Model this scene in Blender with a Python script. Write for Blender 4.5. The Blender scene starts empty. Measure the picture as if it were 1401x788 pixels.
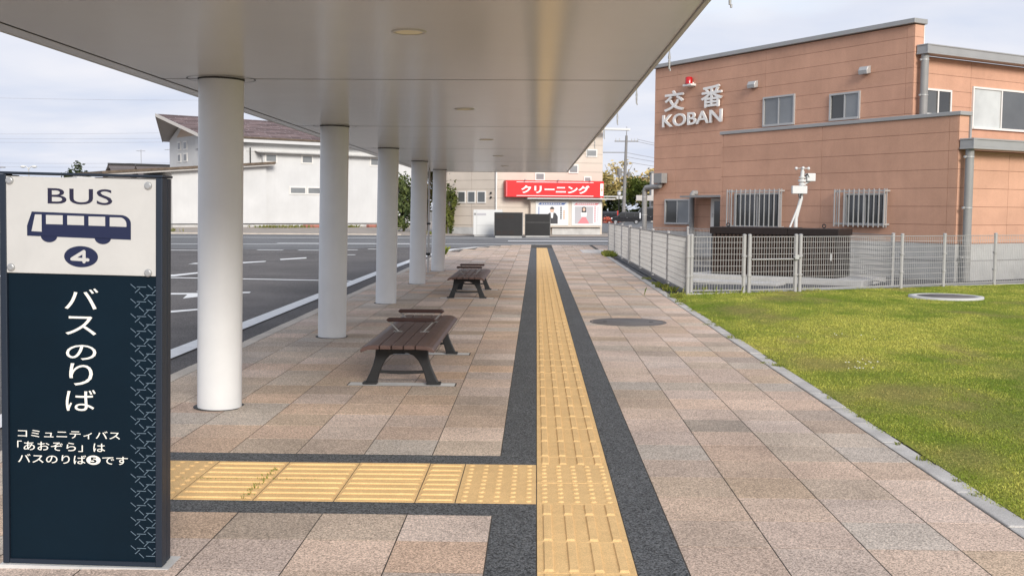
import bpy, bmesh, math, random
import numpy as np
from mathutils import Vector, Matrix, noise as mnoise

random.seed(7)
rng = np.random.default_rng(11)
SC = bpy.context.scene
COL = SC.collection
PI = math.pi
R = math.radians

# ------------------------------------------------------------------ camera
cam_d = bpy.data.cameras.new("camera")
cam = bpy.data.objects.new("camera", cam_d)
COL.objects.link(cam)
m = Matrix(((0.99971725, -0.0081389, 0.02234224, 0.0),
            (0.02287784, 0.07307251, -0.9970642, 0.0),
            (0.00648241, 0.99729342, 0.07323805, 1.452),
            (0, 0, 0, 1)))
cam.matrix_world = m
cam_d.sensor_fit = 'HORIZONTAL'
cam_d.sensor_width = 36.0
cam_d.lens = 36.0 * 1460.0 / 1401.0
cam_d.clip_start = 0.05
cam_d.clip_end = 5000
SC.camera = cam

# ------------------------------------------------------------------ sky, sun, exposure
SUN_EL, SUN_AZ = R(25), R(160)          # azimuth clockwise from +y
world = bpy.data.worlds.new("World")
SC.world = world
world.use_nodes = True
nt = world.node_tree
for n in list(nt.nodes):
    nt.nodes.remove(n)
N = nt.nodes.new
out = N('ShaderNodeOutputWorld')
bg = N('ShaderNodeBackground')
bg.inputs['Strength'].default_value = 0.1
sky = N('ShaderNodeTexSky')
sky.sky_type = 'NISHITA'
sky.sun_disc = False
sky.sun_elevation = SUN_EL
sky.sun_rotation = SUN_AZ
sky.air_density = 1.2
sky.dust_density = 2.0
tc = N('ShaderNodeTexCoord')
sep = N('ShaderNodeSeparateXYZ')
nt.links.new(tc.outputs['Generated'], sep.inputs[0])
mz = N('ShaderNodeMath'); mz.operation = 'MAXIMUM'; mz.inputs[1].default_value = 0.0
nt.links.new(sep.outputs['Z'], mz.inputs[0])
az = N('ShaderNodeMath'); az.operation = 'ADD'; az.inputs[1].default_value = 0.16
nt.links.new(mz.outputs[0], az.inputs[0])
dx = N('ShaderNodeMath'); dx.operation = 'DIVIDE'
dy = N('ShaderNodeMath'); dy.operation = 'DIVIDE'
for d_, k in ((dx, 'X'), (dy, 'Y')):
    nt.links.new(sep.outputs[k], d_.inputs[0]); nt.links.new(az.outputs[0], d_.inputs[1])
cmb = N('ShaderNodeCombineXYZ')
nt.links.new(dx.outputs[0], cmb.inputs[0]); nt.links.new(dy.outputs[0], cmb.inputs[1])
n1 = N('ShaderNodeTexNoise'); n1.inputs['Scale'].default_value = 0.9; n1.inputs['Detail'].default_value = 7; n1.inputs['Roughness'].default_value = 0.55
n1.inputs['Distortion'].default_value = 0.35
n2 = N('ShaderNodeTexNoise'); n2.inputs['Scale'].default_value = 1.6; n2.inputs['Detail'].default_value = 5; n2.inputs['Distortion'].default_value = 0.3
mp = N('ShaderNodeMapping'); mp.inputs['Location'].default_value = (3.1, 1.7, 0.0); mp.inputs['Scale'].default_value = (0.8, 1.0, 1.0)
nt.links.new(cmb.outputs[0], mp.inputs[0])
nt.links.new(mp.outputs[0], n1.inputs['Vector']); nt.links.new(mp.outputs[0], n2.inputs['Vector'])
r1 = N('ShaderNodeValToRGB'); r1.color_ramp.elements[0].position = 0.42; r1.color_ramp.elements[1].position = 0.70
r1.color_ramp.elements[0].color = (0.60, 0.60, 0.60, 1)
nt.links.new(n1.outputs['Fac'], r1.inputs[0])
cl = N('ShaderNodeMixRGB'); cl.inputs[1].default_value = (2.55, 2.82, 3.45, 1); cl.inputs[2].default_value = (3.5, 3.52, 3.76, 1)
r2 = N('ShaderNodeValToRGB'); r2.color_ramp.elements[0].position = 0.30; r2.color_ramp.elements[1].position = 0.68
nt.links.new(n2.outputs['Fac'], r2.inputs[0]); nt.links.new(r2.outputs[0], cl.inputs[0])
# bluish clear air high up, cloud veil thicker towards the horizon
hz = N('ShaderNodeMapRange'); hz.inputs['From Min'].default_value = 0.0; hz.inputs['From Max'].default_value = 0.24
hz.inputs['To Min'].default_value = 0.80; hz.inputs['To Max'].default_value = 0.0
nt.links.new(mz.outputs[0], hz.inputs['Value'])
ad = N('ShaderNodeMath'); ad.operation = 'ADD'; ad.use_clamp = True
nt.links.new(r1.outputs[0], ad.inputs[0]); nt.links.new(hz.outputs[0], ad.inputs[1])
sk = N('ShaderNodeMixRGB'); sk.blend_type = 'MULTIPLY'; sk.inputs[0].default_value = 1.0; sk.inputs[2].default_value = (1.0, 1.0, 1.05, 1)
nt.links.new(sky.outputs[0], sk.inputs[1])
mx = N('ShaderNodeMixRGB')
nt.links.new(ad.outputs[0], mx.inputs[0]); nt.links.new(sk.outputs[0], mx.inputs[1]); nt.links.new(cl.outputs[0], mx.inputs[2])
nt.links.new(mx.outputs[0], bg.inputs['Color'])
nt.links.new(bg.outputs[0], out.inputs['Surface'])

sun_d = bpy.data.lights.new("sun", 'SUN')
sun_d.energy = 1.3
sun_d.angle = R(20)
sun_d.color = (1.0, 0.955, 0.89)
sun = bpy.data.objects.new("sun", sun_d)
COL.objects.link(sun)
sdir = Vector((math.sin(SUN_AZ) * math.cos(SUN_EL), math.cos(SUN_AZ) * math.cos(SUN_EL), math.sin(SUN_EL)))
sun.rotation_euler = sdir.to_track_quat('Z', 'Y').to_euler()
sun.location = sdir * 60

SC.view_settings.view_transform = 'Standard'
SC.view_settings.look = 'None'
SC.view_settings.exposure = 1.36
SC.view_settings.gamma = 1.0

# ------------------------------------------------------------------ materials
def mat(name, col, rough=0.6, metal=0.0, var=0.0, vscale=3.0, grain=0.0, gscale=200.0, bump=0.0, bscale=60.0,
        spec=0.5, objcol=False, attr=None, stain=0.0, sscale=1.2, coords='pos', emit=None, coat=0.0, streak=0.0):
    """Principled material: base colour (or object colour / colour attribute), slow variation, fine grain, stains, bump."""
    M = bpy.data.materials.new(name)
    M.use_nodes = True
    t = M.node_tree
    b = t.nodes['Principled BSDF']
    b.inputs['Roughness'].default_value = rough
    b.inputs['Metallic'].default_value = metal
    b.inputs['Specular IOR Level'].default_value = spec
    b.inputs['Coat Weight'].default_value = coat
    if emit:
        b.inputs['Emission Color'].default_value = (*emit[:3], 1); b.inputs['Emission Strength'].default_value = emit[3]
    if objcol:
        s = t.nodes.new('ShaderNodeObjectInfo'); c = s.outputs['Color']
    elif attr:
        s = t.nodes.new('ShaderNodeAttribute'); s.attribute_name = attr; c = s.outputs['Color']
    else:
        s = t.nodes.new('ShaderNodeRGB'); s.outputs[0].default_value = (*col, 1); c = s.outputs[0]
    if coords == 'pos':
        g = t.nodes.new('ShaderNodeNewGeometry'); v = g.outputs['Position']
    else:
        g = t.nodes.new('ShaderNodeTexCoord'); v = g.outputs['Object']

    def factor(fac_socket, lo, hi, c):
        mr = t.nodes.new('ShaderNodeMapRange')
        mr.inputs['From Min'].default_value = 0.3; mr.inputs['From Max'].default_value = 0.7
        mr.inputs['To Min'].default_value = lo; mr.inputs['To Max'].default_value = hi
        t.links.new(fac_socket, mr.inputs['Value'])
        x = t.nodes.new('ShaderNodeVectorMath'); x.operation = 'SCALE'
        t.links.new(c, x.inputs[0]); t.links.new(mr.outputs[0], x.inputs['Scale'])
        return x.outputs[0]
    if var:
        n = t.nodes.new('ShaderNodeTexNoise'); n.inputs['Scale'].default_value = vscale; n.inputs['Detail'].default_value = 5
        t.links.new(v, n.inputs['Vector']); c = factor(n.outputs['Fac'], 1 - var, 1 + var, c)
    if stain:
        n = t.nodes.new('ShaderNodeTexNoise'); n.inputs['Scale'].default_value = sscale; n.inputs['Detail'].default_value = 8
        n.inputs['Roughness'].default_value = 0.65; n.inputs['Distortion'].default_value = 0.6
        t.links.new(v, n.inputs['Vector']); c = factor(n.outputs['Fac'], 1 - stain, 1 + stain * 0.3, c)
    if streak:                      # rain streaks: noise stretched along the height
        mpp = t.nodes.new('ShaderNodeMapping'); mpp.inputs['Scale'].default_value = (7.0, 7.0, 0.35)
        n = t.nodes.new('ShaderNodeTexNoise'); n.inputs['Scale'].default_value = 1.0; n.inputs['Detail'].default_value = 6
        t.links.new(v, mpp.inputs[0]); t.links.new(mpp.outputs[0], n.inputs['Vector']); c = factor(n.outputs['Fac'], 1 - streak, 1 + streak * 0.5, c)
    if grain:
        n = t.nodes.new('ShaderNodeTexVoronoi'); n.inputs['Scale'].default_value = gscale
        t.links.new(v, n.inputs['Vector'])
        sp = t.nodes.new('ShaderNodeSeparateColor'); t.links.new(n.outputs['Color'], sp.inputs[0])
        mr = t.nodes.new('ShaderNodeMapRange')
        mr.inputs['To Min'].default_value = 1 - grain; mr.inputs['To Max'].default_value = 1 + grain
        t.links.new(sp.outputs[0], mr.inputs['Value'])
        x = t.nodes.new('ShaderNodeVectorMath'); x.operation = 'SCALE'
        t.links.new(c, x.inputs[0]); t.links.new(mr.outputs[0], x.inputs['Scale']); c = x.outputs[0]
    t.links.new(c, b.inputs['Base Color'])
    if bump:
        n = t.nodes.new('ShaderNodeTexNoise'); n.inputs['Scale'].default_value = bscale; n.inputs['Detail'].default_value = 4
        t.links.new(v, n.inputs['Vector'])
        bp = t.nodes.new('ShaderNodeBump'); bp.inputs['Strength'].default_value = bump; bp.inputs['Distance'].default_value = 0.01
        t.links.new(n.outputs['Fac'], bp.inputs['Height']); t.links.new(bp.outputs[0], b.inputs['Normal'])
    return M

def glass_mat(name, col, rough=0.06):
    return mat(name, col, rough=rough, spec=0.8, var=0.15, vscale=1.2)

M = {}
M['tile'] = mat('paving_tile', (1, 1, 1), 0.85, objcol=True, grain=0.50, gscale=175, stain=0.26, sscale=1.1, bump=0.35, bscale=240, spec=0.25)
M['tile_far'] = mat('paving_tile_far', (1, 1, 1), 0.85, attr='col', grain=0.50, gscale=175, stain=0.26, sscale=1.1, bump=0.2, bscale=240, spec=0.25)
M['joint'] = mat('joint_mortar', (0.055, 0.045, 0.035), 0.95, var=0.3, vscale=9)
M['granite'] = mat('dark_granite', (0.092, 0.094, 0.094), 0.75, grain=0.95, gscale=150, stain=0.15, sscale=2, bump=0.25, bscale=200, spec=0.3)
M['yellow'] = mat('yellow_block', (0.76, 0.50, 0.225), 0.8, var=0.05, vscale=3, stain=0.12, sscale=7, grain=0.16, gscale=300, bump=0.2, bscale=200, spec=0.25)
M['kerb'] = mat('kerb_concrete', (0.56, 0.495, 0.415), 0.9, var=0.12, vscale=2.2, grain=0.2, gscale=260, stain=0.15, sscale=4)
M['edging'] = mat('edging_concrete', (0.48, 0.455, 0.42), 0.9, var=0.15, vscale=2.2, grain=0.2, gscale=260, stain=0.2, sscale=5)
M['asphalt'] = mat('asphalt_dark', (0.132, 0.120, 0.112), 0.9, var=0.12, vscale=0.6, grain=0.55, gscale=110, stain=0.28, sscale=0.35, bump=0.4, bscale=150, spec=0.3)
M['asphalt_old'] = mat('asphalt_worn', (0.17, 0.168, 0.165), 0.9, var=0.12, vscale=0.4, grain=0.3, gscale=90, stain=0.2, sscale=0.3, spec=0.3)
M['paint'] = mat('road_paint', (0.78, 0.77, 0.74), 0.7, stain=0.15, sscale=8, grain=0.08, gscale=160)
M['earth'] = mat('earth', (0.19, 0.175, 0.15), 0.95, var=0.2, vscale=0.3)
M['far_pave'] = mat('far_paving', (0.35, 0.30, 0.25), 0.9, var=0.15, vscale=0.8, stain=0.2, sscale=0.7)
M['yard'] = mat('yard_asphalt', (0.085, 0.085, 0.088), 0.9, grain=0.4, gscale=90, stain=0.2, sscale=1.2)
M['concrete'] = mat('concrete', (0.50, 0.49, 0.47), 0.85, var=0.1, vscale=2, stain=0.15, sscale=2.5, bump=0.15, bscale=80)
M['concrete_base'] = mat('concrete_base', (0.42, 0.415, 0.40), 0.85, var=0.08, vscale=1.5, stain=0.18, sscale=1.6)
M['footing'] = mat('pale_footing', (0.66, 0.645, 0.61), 0.85, var=0.1, vscale=5, stain=0.15, sscale=6)
M['white_col'] = mat('white_column_paint', (0.72, 0.72, 0.71), 0.38, var=0.02, vscale=4, stain=0.04, sscale=3, streak=0.025)
M['soffit'] = mat('soffit_panel_paint', (0.63, 0.625, 0.605), 0.17, var=0.015, vscale=1.0, spec=0.75, stain=0.03, sscale=1.5)
M['fascia'] = mat('fascia_metal', (0.50, 0.49, 0.46), 0.4, spec=0.5)
M['groove'] = mat('dark_groove', (0.03, 0.03, 0.03), 0.8)
M['lampglow'] = mat('downlight_lens', (0.62, 0.53, 0.32), 0.3, emit=(1.0, 0.80, 0.42, 0.03))
M['steel'] = mat('steel_grey', (0.45, 0.45, 0.44), 0.35, metal=0.6)
M['galv'] = mat('galvanised_paint', (0.50, 0.49, 0.475), 0.5, metal=0.15, var=0.06, vscale=5)
M['fence'] = mat('fence_coating', (0.37, 0.36, 0.35), 0.5, metal=0.1, var=0.05, vscale=6)
M['wood'] = mat('brown_slat', (0.105, 0.060, 0.049), 0.48, var=0.16, vscale=7, coords='obj', stain=0.12, sscale=3, bump=0.08, bscale=90, spec=0.5)
M['armwood'] = mat('armrest_wood', (0.050, 0.020, 0.015), 0.45, var=0.2, vscale=10, spec=0.5)
M['iron'] = mat('black_iron', (0.012, 0.013, 0.014), 0.5, var=0.2, vscale=12, bump=0.1, bscale=150)
M['navy'] = mat('navy_panel', (0.0015, 0.0095, 0.018), 0.5, var=0.08, vscale=3, stain=0.1, sscale=4, spec=0.14)
M['navyframe'] = mat('navy_frame', (0.016, 0.024, 0.038), 0.45, metal=0.1, spec=0.35)
M['plate'] = mat('white_plate', (0.50, 0.49, 0.465), 0.5, var=0.03, vscale=5, stain=0.05, sscale=8)
M['navyprint'] = mat('navy_print', (0.002, 0.007, 0.042), 0.5)
M['inkprint'] = mat('dark_ink_print', (0.007, 0.005, 0.028), 0.5)
M['cream'] = mat('cream_print', (0.82, 0.80, 0.72), 0.5)
M['pattern'] = mat('pattern_print', (0.115, 0.165, 0.21), 0.5)
M['koban'] = mat('terracotta_panel', (0.44, 0.215, 0.135), 0.8, objcol=True, var=0.05, vscale=1.2, grain=0.06, gscale=120, stain=0.13, sscale=0.9, bump=0.2, bscale=120, spec=0.25, streak=0.03)
M['kobanjoint'] = mat('terracotta_joint', (0.27, 0.125, 0.08), 0.9)
M['metalcap'] = mat('grey_metal_trim', (0.36, 0.355, 0.345), 0.45, metal=0.25, var=0.05, vscale=2)
M['pipe'] = mat('grey_drainpipe', (0.26, 0.255, 0.245), 0.5, var=0.06, vscale=3)
M['sash'] = mat('aluminium_sash', (0.46, 0.455, 0.44), 0.4, metal=0.3)
M['sashwhite'] = mat('white_sash', (0.72, 0.70, 0.66), 0.4)
M['darkglass'] = glass_mat('window_glass_dark', (0.035, 0.037, 0.037))
M['greyglass'] = glass_mat('window_glass_grey', (0.10, 0.105, 0.105))
M['carglass'] = mat('car_glass', (0.015, 0.016, 0.017), 0.2, spec=0.35)
M['blindglass'] = glass_mat('window_glass_blind', (0.52, 0.54, 0.52), 0.15)
M['frost'] = glass_mat('window_glass_frosted', (0.20, 0.21, 0.215), 0.3)
M['letter'] = mat('ivory_letter', (0.82, 0.80, 0.76), 0.45)
M['red'] = mat('red_sign_face', (0.66, 0.012, 0.016), 0.42, spec=0.4)
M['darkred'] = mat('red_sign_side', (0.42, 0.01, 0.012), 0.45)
M['white'] = mat('white_print', (0.82, 0.81, 0.79), 0.5)
M['redlamp'] = mat('red_lamp_glass', (0.45, 0.008, 0.01), 0.15, spec=0.6)
M['shop'] = mat('shop_siding', (0.60, 0.53, 0.45), 0.8, objcol=True, var=0.04, vscale=0.8, stain=0.08, sscale=0.5)
M['shopjoint'] = mat('siding_joint', (0.24, 0.21, 0.175), 0.9)
M['stucco'] = mat('white_stucco', (0.60, 0.60, 0.592), 0.9, streak=0.015, var=0.04, vscale=0.6, stain=0.08, sscale=0.35, bump=0.1, bscale=30)
M['shingle'] = mat('brown_shingle', (0.16, 0.12, 0.115), 0.8, attr='col', stain=0.2, sscale=0.7)
M['soffit_board'] = mat('eave_soffit', (0.44, 0.42, 0.40), 0.8)
M['peach'] = mat('gable_trim', (0.52, 0.41, 0.32), 0.8)
M['darkroof'] = mat('dark_roof_tile', (0.12, 0.105, 0.10), 0.75, attr='col')
M['black'] = mat('black_panel', (0.012, 0.011, 0.011), 0.4, var=0.15, vscale=4)
M['brownpanel'] = mat('brown_louvre', (0.034, 0.018, 0.011), 0.5, var=0.15, vscale=6)
M['browndark'] = mat('dark_brown_enclosure', (0.015, 0.009, 0.007), 0.45, var=0.1, vscale=3)
M['devwhite'] = mat('instrument_white', (0.62, 0.62, 0.60), 0.4)
M['leafgrass'] = mat('grass_blade', (1, 1, 1), 0.65, attr='col', spec=0.25)
M['lawn'] = mat('lawn_soil', (1, 1, 1), 0.95, attr='col', grain=0.35, gscale=70, bump=0.6, bscale=60, spec=0.1)
M['leaf'] = mat('tree_leaf', (1, 1, 1), 0.65, attr='col', spec=0.3)
M['bark'] = mat('bark', (0.12, 0.09, 0.065), 0.95, var=0.3, vscale=3)
M['carpaint'] = mat('car_paint_black', (0.012, 0.012, 0.014), 0.18, spec=0.7, coat=0.6)
M['carsilver'] = mat('car_paint_silver', (0.42, 0.42, 0.43), 0.3, metal=0.5, coat=0.4)
M['carred'] = mat('red_flowers', (0.5, 0.08, 0.05), 0.6)
M['kerbred'] = mat('faded_red_concrete', (0.42, 0.17, 0.13), 0.9, stain=0.25, sscale=3)
M['tyre'] = mat('tyre_rubber', (0.02, 0.02, 0.02), 0.85)
M['rim'] = mat('alloy_rim', (0.45, 0.45, 0.46), 0.3, metal=0.7)
M['lamp_red'] = mat('tail_lamp', (0.5, 0.05, 0.04), 0.25)
M['lamp_clear'] = mat('head_lamp', (0.75, 0.76, 0.78), 0.15)
M['ironlid'] = mat('manhole_iron', (0.14, 0.125, 0.115), 0.7, metal=0.2, var=0.15, vscale=6, grain=0.25, gscale=160)
M['wire'] = mat('wire_black', (0.30, 0.30, 0.32), 0.7)
M['pole'] = mat('concrete_pole', (0.22, 0.21, 0.20), 0.85, var=0.1, vscale=1.5)
M['housegrey'] = mat('house_render', (0.50, 0.47, 0.44), 0.85, var=0.04, vscale=0.6)
M['skin'] = mat('printed_skin', (0.62, 0.42, 0.32), 0.6)
M['inkblack'] = mat('printed_black', (0.03, 0.03, 0.035), 0.5)
M['inkblue'] = mat('printed_blue', (0.06, 0.12, 0.32), 0.5)
M['inkpink'] = mat('printed_pink', (0.62, 0.20, 0.22), 0.5)
M['inkgrey'] = mat('printed_grey', (0.42, 0.41, 0.43), 0.5)
M['paper'] = mat('poster_paper', (0.66, 0.67, 0.69), 0.5)
M['orange'] = mat('printed_orange', (0.8, 0.28, 0.10), 0.5)

# ------------------------------------------------------------------ mesh helpers
class MB:
    def __init__(self):
        self.v = []; self.f = []; self.smooth = []; self.cols = []

    def add(self, verts, faces, T=None, smooth=False, col=None):
        o = len(self.v)
        for p in verts:
            p = Vector(p)
            if T is not None:
                p = T @ p
            self.v.append((p.x, p.y, p.z))
        for f in faces:
            self.f.append(tuple(i + o for i in f)); self.smooth.append(smooth)
            self.cols.append(col)
        return self

    def box(self, a, b, T=None, col=None):
        (x0, y0, z0), (x1, y1, z1) = a, b
        if x0 > x1: x0, x1 = x1, x0
        if y0 > y1: y0, y1 = y1, y0
        if z0 > z1: z0, z1 = z1, z0
        vs = [(x0, y0, z0), (x1, y0, z0), (x1, y1, z0), (x0, y1, z0), (x0, y0, z1), (x1, y0, z1), (x1, y1, z1), (x0, y1, z1)]
        fs = [(0, 3, 2, 1), (4, 5, 6, 7), (0, 1, 5, 4), (1, 2, 6, 5), (2, 3, 7, 6), (3, 0, 4, 7)]
        return self.add(vs, fs, T, col=col)

    def cyl(self, p0, p1, r0, r1=None, n=12, caps=True, smooth=True):
        r1 = r0 if r1 is None else r1
        p0 = Vector(p0); p1 = Vector(p1); d = (p1 - p0).normalized()
        u = d.orthogonal().normalized(); w = d.cross(u)
        vs = []
        for p, r in ((p0, r0), (p1, r1)):
            for i in range(n):
                a = 2 * PI * i / n
                vs.append(p + u * (r * math.cos(a)) + w * (r * math.sin(a)))
        fs = [(i, (i + 1) % n, n + (i + 1) % n, n + i) for i in range(n)]
        self.add(vs, fs, smooth=smooth)
        if caps:
            self.add(vs[:n], [tuple(range(n - 1, -1, -1))]); self.add(vs[n:], [tuple(range(n))])
        return self

    def tube(self, pts, r, n=8):
        for i in range(len(pts) - 1):
            self.cyl(pts[i], pts[i + 1], r, r, n, caps=(i in (0, len(pts) - 2)))
        for p in pts[1:-1]:
            self.ball(p, r, 6, n)
        return self

    def ball(self, c, r, nu=8, nv=12, sc=(1, 1, 1)):
        vs = []; fs = []
        for i in range(nu + 1):
            t = PI * i / nu
            for j in range(nv):
                p = 2 * PI * j / nv
                vs.append((c[0] + sc[0] * r * math.sin(t) * math.cos(p), c[1] + sc[1] * r * math.sin(t) * math.sin(p), c[2] + sc[2] * r * math.cos(t)))
        for i in range(nu):
            for j in range(nv):
                fs.append((i * nv + j, (i + 1) * nv + j, (i + 1) * nv + (j + 1) % nv, i * nv + (j + 1) % nv))
        return self.add(vs, fs, smooth=True)

    def prism(self, poly, d, T=None):
        """poly: list of 3D points of one face, d: extrusion vector."""
        n = len(poly); d = Vector(d)
        vs = [Vector(p) for p in poly] + [Vector(p) + d for p in poly]
        fs = [tuple(range(n - 1, -1, -1)), tuple(range(n, 2 * n))] + [(i, (i + 1) % n, n + (i + 1) % n, n + i) for i in range(n)]
        return self.add(vs, fs, T)

    def strip(self, A, B, d, smooth=False):
        """solid between two matched curves A and B, extruded by d."""
        d = Vector(d); n = len(A)
        vs = [Vector(p) for p in A] + [Vector(p) for p in B] + [Vector(p) + d for p in A] + [Vector(p) + d for p in B]
        fs = []
        for i in range(n - 1):
            a, a1, b, b1 = i, i + 1, n + i, n + i + 1
            fs += [(a, a1, b1, b), (2 * n + b, 2 * n + b1, 2 * n + a1, 2 * n + a), (a, 2 * n + a, 2 * n + a1, a1), (b, b1, 2 * n + b1, 2 * n + b)]
        fs += [(0, n, 3 * n, 2 * n), (n - 1, 3 * n - 1, 4 * n - 1, 2 * n - 1)]
        return self.add(vs, fs)

    def lathe(self, prof, n=24, c=(0, 0, 0)):
        vs = []; fs = []
        for r, z in prof:
            for j in range(n):
                a = 2 * PI * j / n
                vs.append((c[0] + r * math.cos(a), c[1] + r * math.sin(a), c[2] + z))
        for i in range(len(prof) - 1):
            for j in range(n):
                fs.append((i * n + j, i * n + (j + 1) % n, (i + 1) * n + (j + 1) % n, (i + 1) * n + j))
        return self.add(vs, fs, smooth=True)

    def mesh(self, name):
        me = bpy.data.meshes.new(name)
        me.from_pydata(self.v, [], self.f)
        me.polygons.foreach_set('use_smooth', self.smooth)
        if any(c is not None for c in self.cols):
            at = me.color_attributes.new('col', 'FLOAT_COLOR', 'CORNER')
            arr = []
            for f, c in zip(self.f, self.cols):
                c = c or (0.5, 0.5, 0.5)
                arr += [c[0], c[1], c[2], 1.0] * len(f)
            at.data.foreach_set('color', arr)
        me.update()
        return me

def link(o, parent=None):
    COL.objects.link(o)
    if parent is not None:
        o.parent = parent
    return o

def fixnormals(me):
    bm = bmesh.new(); bm.from_mesh(me); bmesh.ops.recalc_face_normals(bm, faces=bm.faces); bm.to_mesh(me); bm.free()

def obj(name, mb, material, parent=None, bevel=0.0, seg=2, recalc=True, loc=None):
    me = mb.mesh(name) if isinstance(mb, MB) else mb
    if recalc and isinstance(mb, MB):
        fixnormals(me)
    if material is not None:
        me.materials.clear(); me.materials.append(material)
    o = bpy.data.objects.new(name, me)
    link(o, parent)
    if loc is not None:
        o.location = loc
    if bevel:
        b = o.modifiers.new('bevel', 'BEVEL'); b.width = bevel; b.segments = seg; b.limit_method = 'ANGLE'; b.angle_limit = R(40)
    return o

def tag(o, label=None, cat=None, group=None, kind=None):
    if label: o['label'] = label
    if cat: o['category'] = cat
    if group: o['group'] = group
    if kind: o['kind'] = kind
    return o

def thing(name, label, cat, loc=(0, 0, 0), rz=0.0, group=None):
    o = bpy.data.objects.new(name, None); COL.objects.link(o)
    o.location = loc; o.rotation_euler = (0, 0, rz); o.empty_display_size = 0.2
    return tag(o, label, cat, group)

def struct(name, mb, material, parent=None, **k):
    o = obj(name, mb, material, parent, **k)
    if parent is None: o['kind'] = 'structure'
    return o

def kids(o):
    return [c for c in bpy.data.objects if c.parent is o]

def copy_tree(o, parent=None):
    c = o.copy(); COL.objects.link(c)
    if parent is not None: c.parent = parent
    for ch in kids(o):
        copy_tree(ch, c)
    return c

def plane_xz(mb, x0, x1, z0, z1, y):
    return mb.add([(x0, y, z0), (x1, y, z0), (x1, y, z1), (x0, y, z1)], [(0, 1, 2, 3)])

def text_mesh(s, weight=0.0, extrude=0.0):
    cu = bpy.data.curves.new('lettering', 'FONT')
    cu.body = s; cu.size = 1.0; cu.offset = weight; cu.extrude = extrude; cu.resolution_u = 4
    o = bpy.data.objects.new('lettering', cu); COL.objects.link(o)
    dg = bpy.context.evaluated_depsgraph_get(); dg.update()
    me = bpy.data.meshes.new_from_object(o.evaluated_get(dg))
    bpy.data.objects.remove(o); bpy.data.curves.remove(cu)
    return me

def lettering(s, x0, x1, z0, z1, y, material, parent, T=None, weight=0.0, depth=0.002, name='lettering', bold=0.0):
    """text fitted to the rectangle x0..x1, z0..z1, standing in the plane y (reading along +x, facing -y)."""
    me = text_mesh(s, weight, 0.5)
    n = len(me.vertices)
    co = np.empty(n * 3); me.vertices.foreach_get('co', co); co = co.reshape(-1, 3)
    mn = co.min(0); mxx = co.max(0)
    out = np.empty_like(co)
    out[:, 0] = x0 + (co[:, 0] - mn[0]) / (mxx[0] - mn[0]) * (x1 - x0)
    out[:, 2] = z0 + (co[:, 1] - mn[1]) / (mxx[1] - mn[1]) * (z1 - z0)
    out[:, 1] = y - (co[:, 2] - mn[2]) / (mxx[2] - mn[2]) * depth
    if bold:
        src = out; outs = []; faces = [tuple(p.vertices) for p in me.polygons]; allf = []
        for i_, (bx, bz) in enumerate(((0, 0), (bold, 0), (-bold, 0), (0, bold), (0, -bold))):
            q = src.copy(); q[:, 0] += bx; q[:, 2] += bz; q[:, 1] -= 0.0015 * i_
            outs.append(q); allf += [tuple(v + n * i_ for v in f) for f in faces]
        out = np.concatenate(outs)
        bpy.data.meshes.remove(me); me = bpy.data.meshes.new(name); me.from_pydata([tuple(p) for p in out], [], allf)
    if T is not None:
        out = np.array([tuple(T @ Vector(p)) for p in out])
    me.vertices.foreach_set('co', out.ravel()); me.update()
    me.materials.clear(); me.materials.append(material)
    fixnormals(me)
    o = bpy.data.objects.new(name, me); link(o, parent)
    return o

# ================================================================== GROUND, ROADS
g = MB(); g.add([(-1500, -600, -0.17), (1500, -600, -0.17), (1500, 2500, -0.17), (-1500, 2500, -0.17)], [(0, 1, 2, 3)])
struct('ground', g, M['earth'])
g = MB(); g.add([(-120, 40.2, -0.105), (-8.2, 39.9, -0.105), (-6.4, 42.9, -0.105), (-3.0, 43.6, -0.105), (0, 45, -0.105), (60, 45, -0.105), (60, 64.6, -0.105), (-2, 63.2, -0.105), (-120, 60.5, -0.105)], [tuple(range(9))])
struct('cross_road', g, M['asphalt_old'])
g = MB(); g.add([(-120, -20, -0.110), (3.0, -20, -0.110), (3.0, 46, -0.110), (-3.0, 43.7, -0.110), (-6.5, 43.0, -0.110), (-8.2, 40.0, -0.110), (-120, 40.3, -0.110)], [tuple(range(7))])
struct('bus_bay_road', g, M['asphalt'])
# far pavement with its kerb
g = MB(); g.prism([(-120, 60.6, -0.11), (-2, 63.25, -0.11), (60, 64.7, -0.11), (60, 130, -0.11), (-120, 130, -0.11)], (0, 0, 0.04))
struct('far_pavement', g, M['far_pave'])
g = MB(); g.prism([(-120, 60.45, -0.11), (-8, 63.0, -0.11), (-8, 63.25, -0.11), (-120, 60.7, -0.11)], (0, 0, 0.07))
struct('far_kerb', g, M['kerb'])
g = MB(); g.prism([(6.5, 66.5, -0.07), (120, 66.5, -0.07), (160, 260, -0.07), (-20, 260, -0.07), (-8, 100, -0.07)], (0, 0, 0.02))
struct('back_street', g, M['asphalt_old'])

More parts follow.
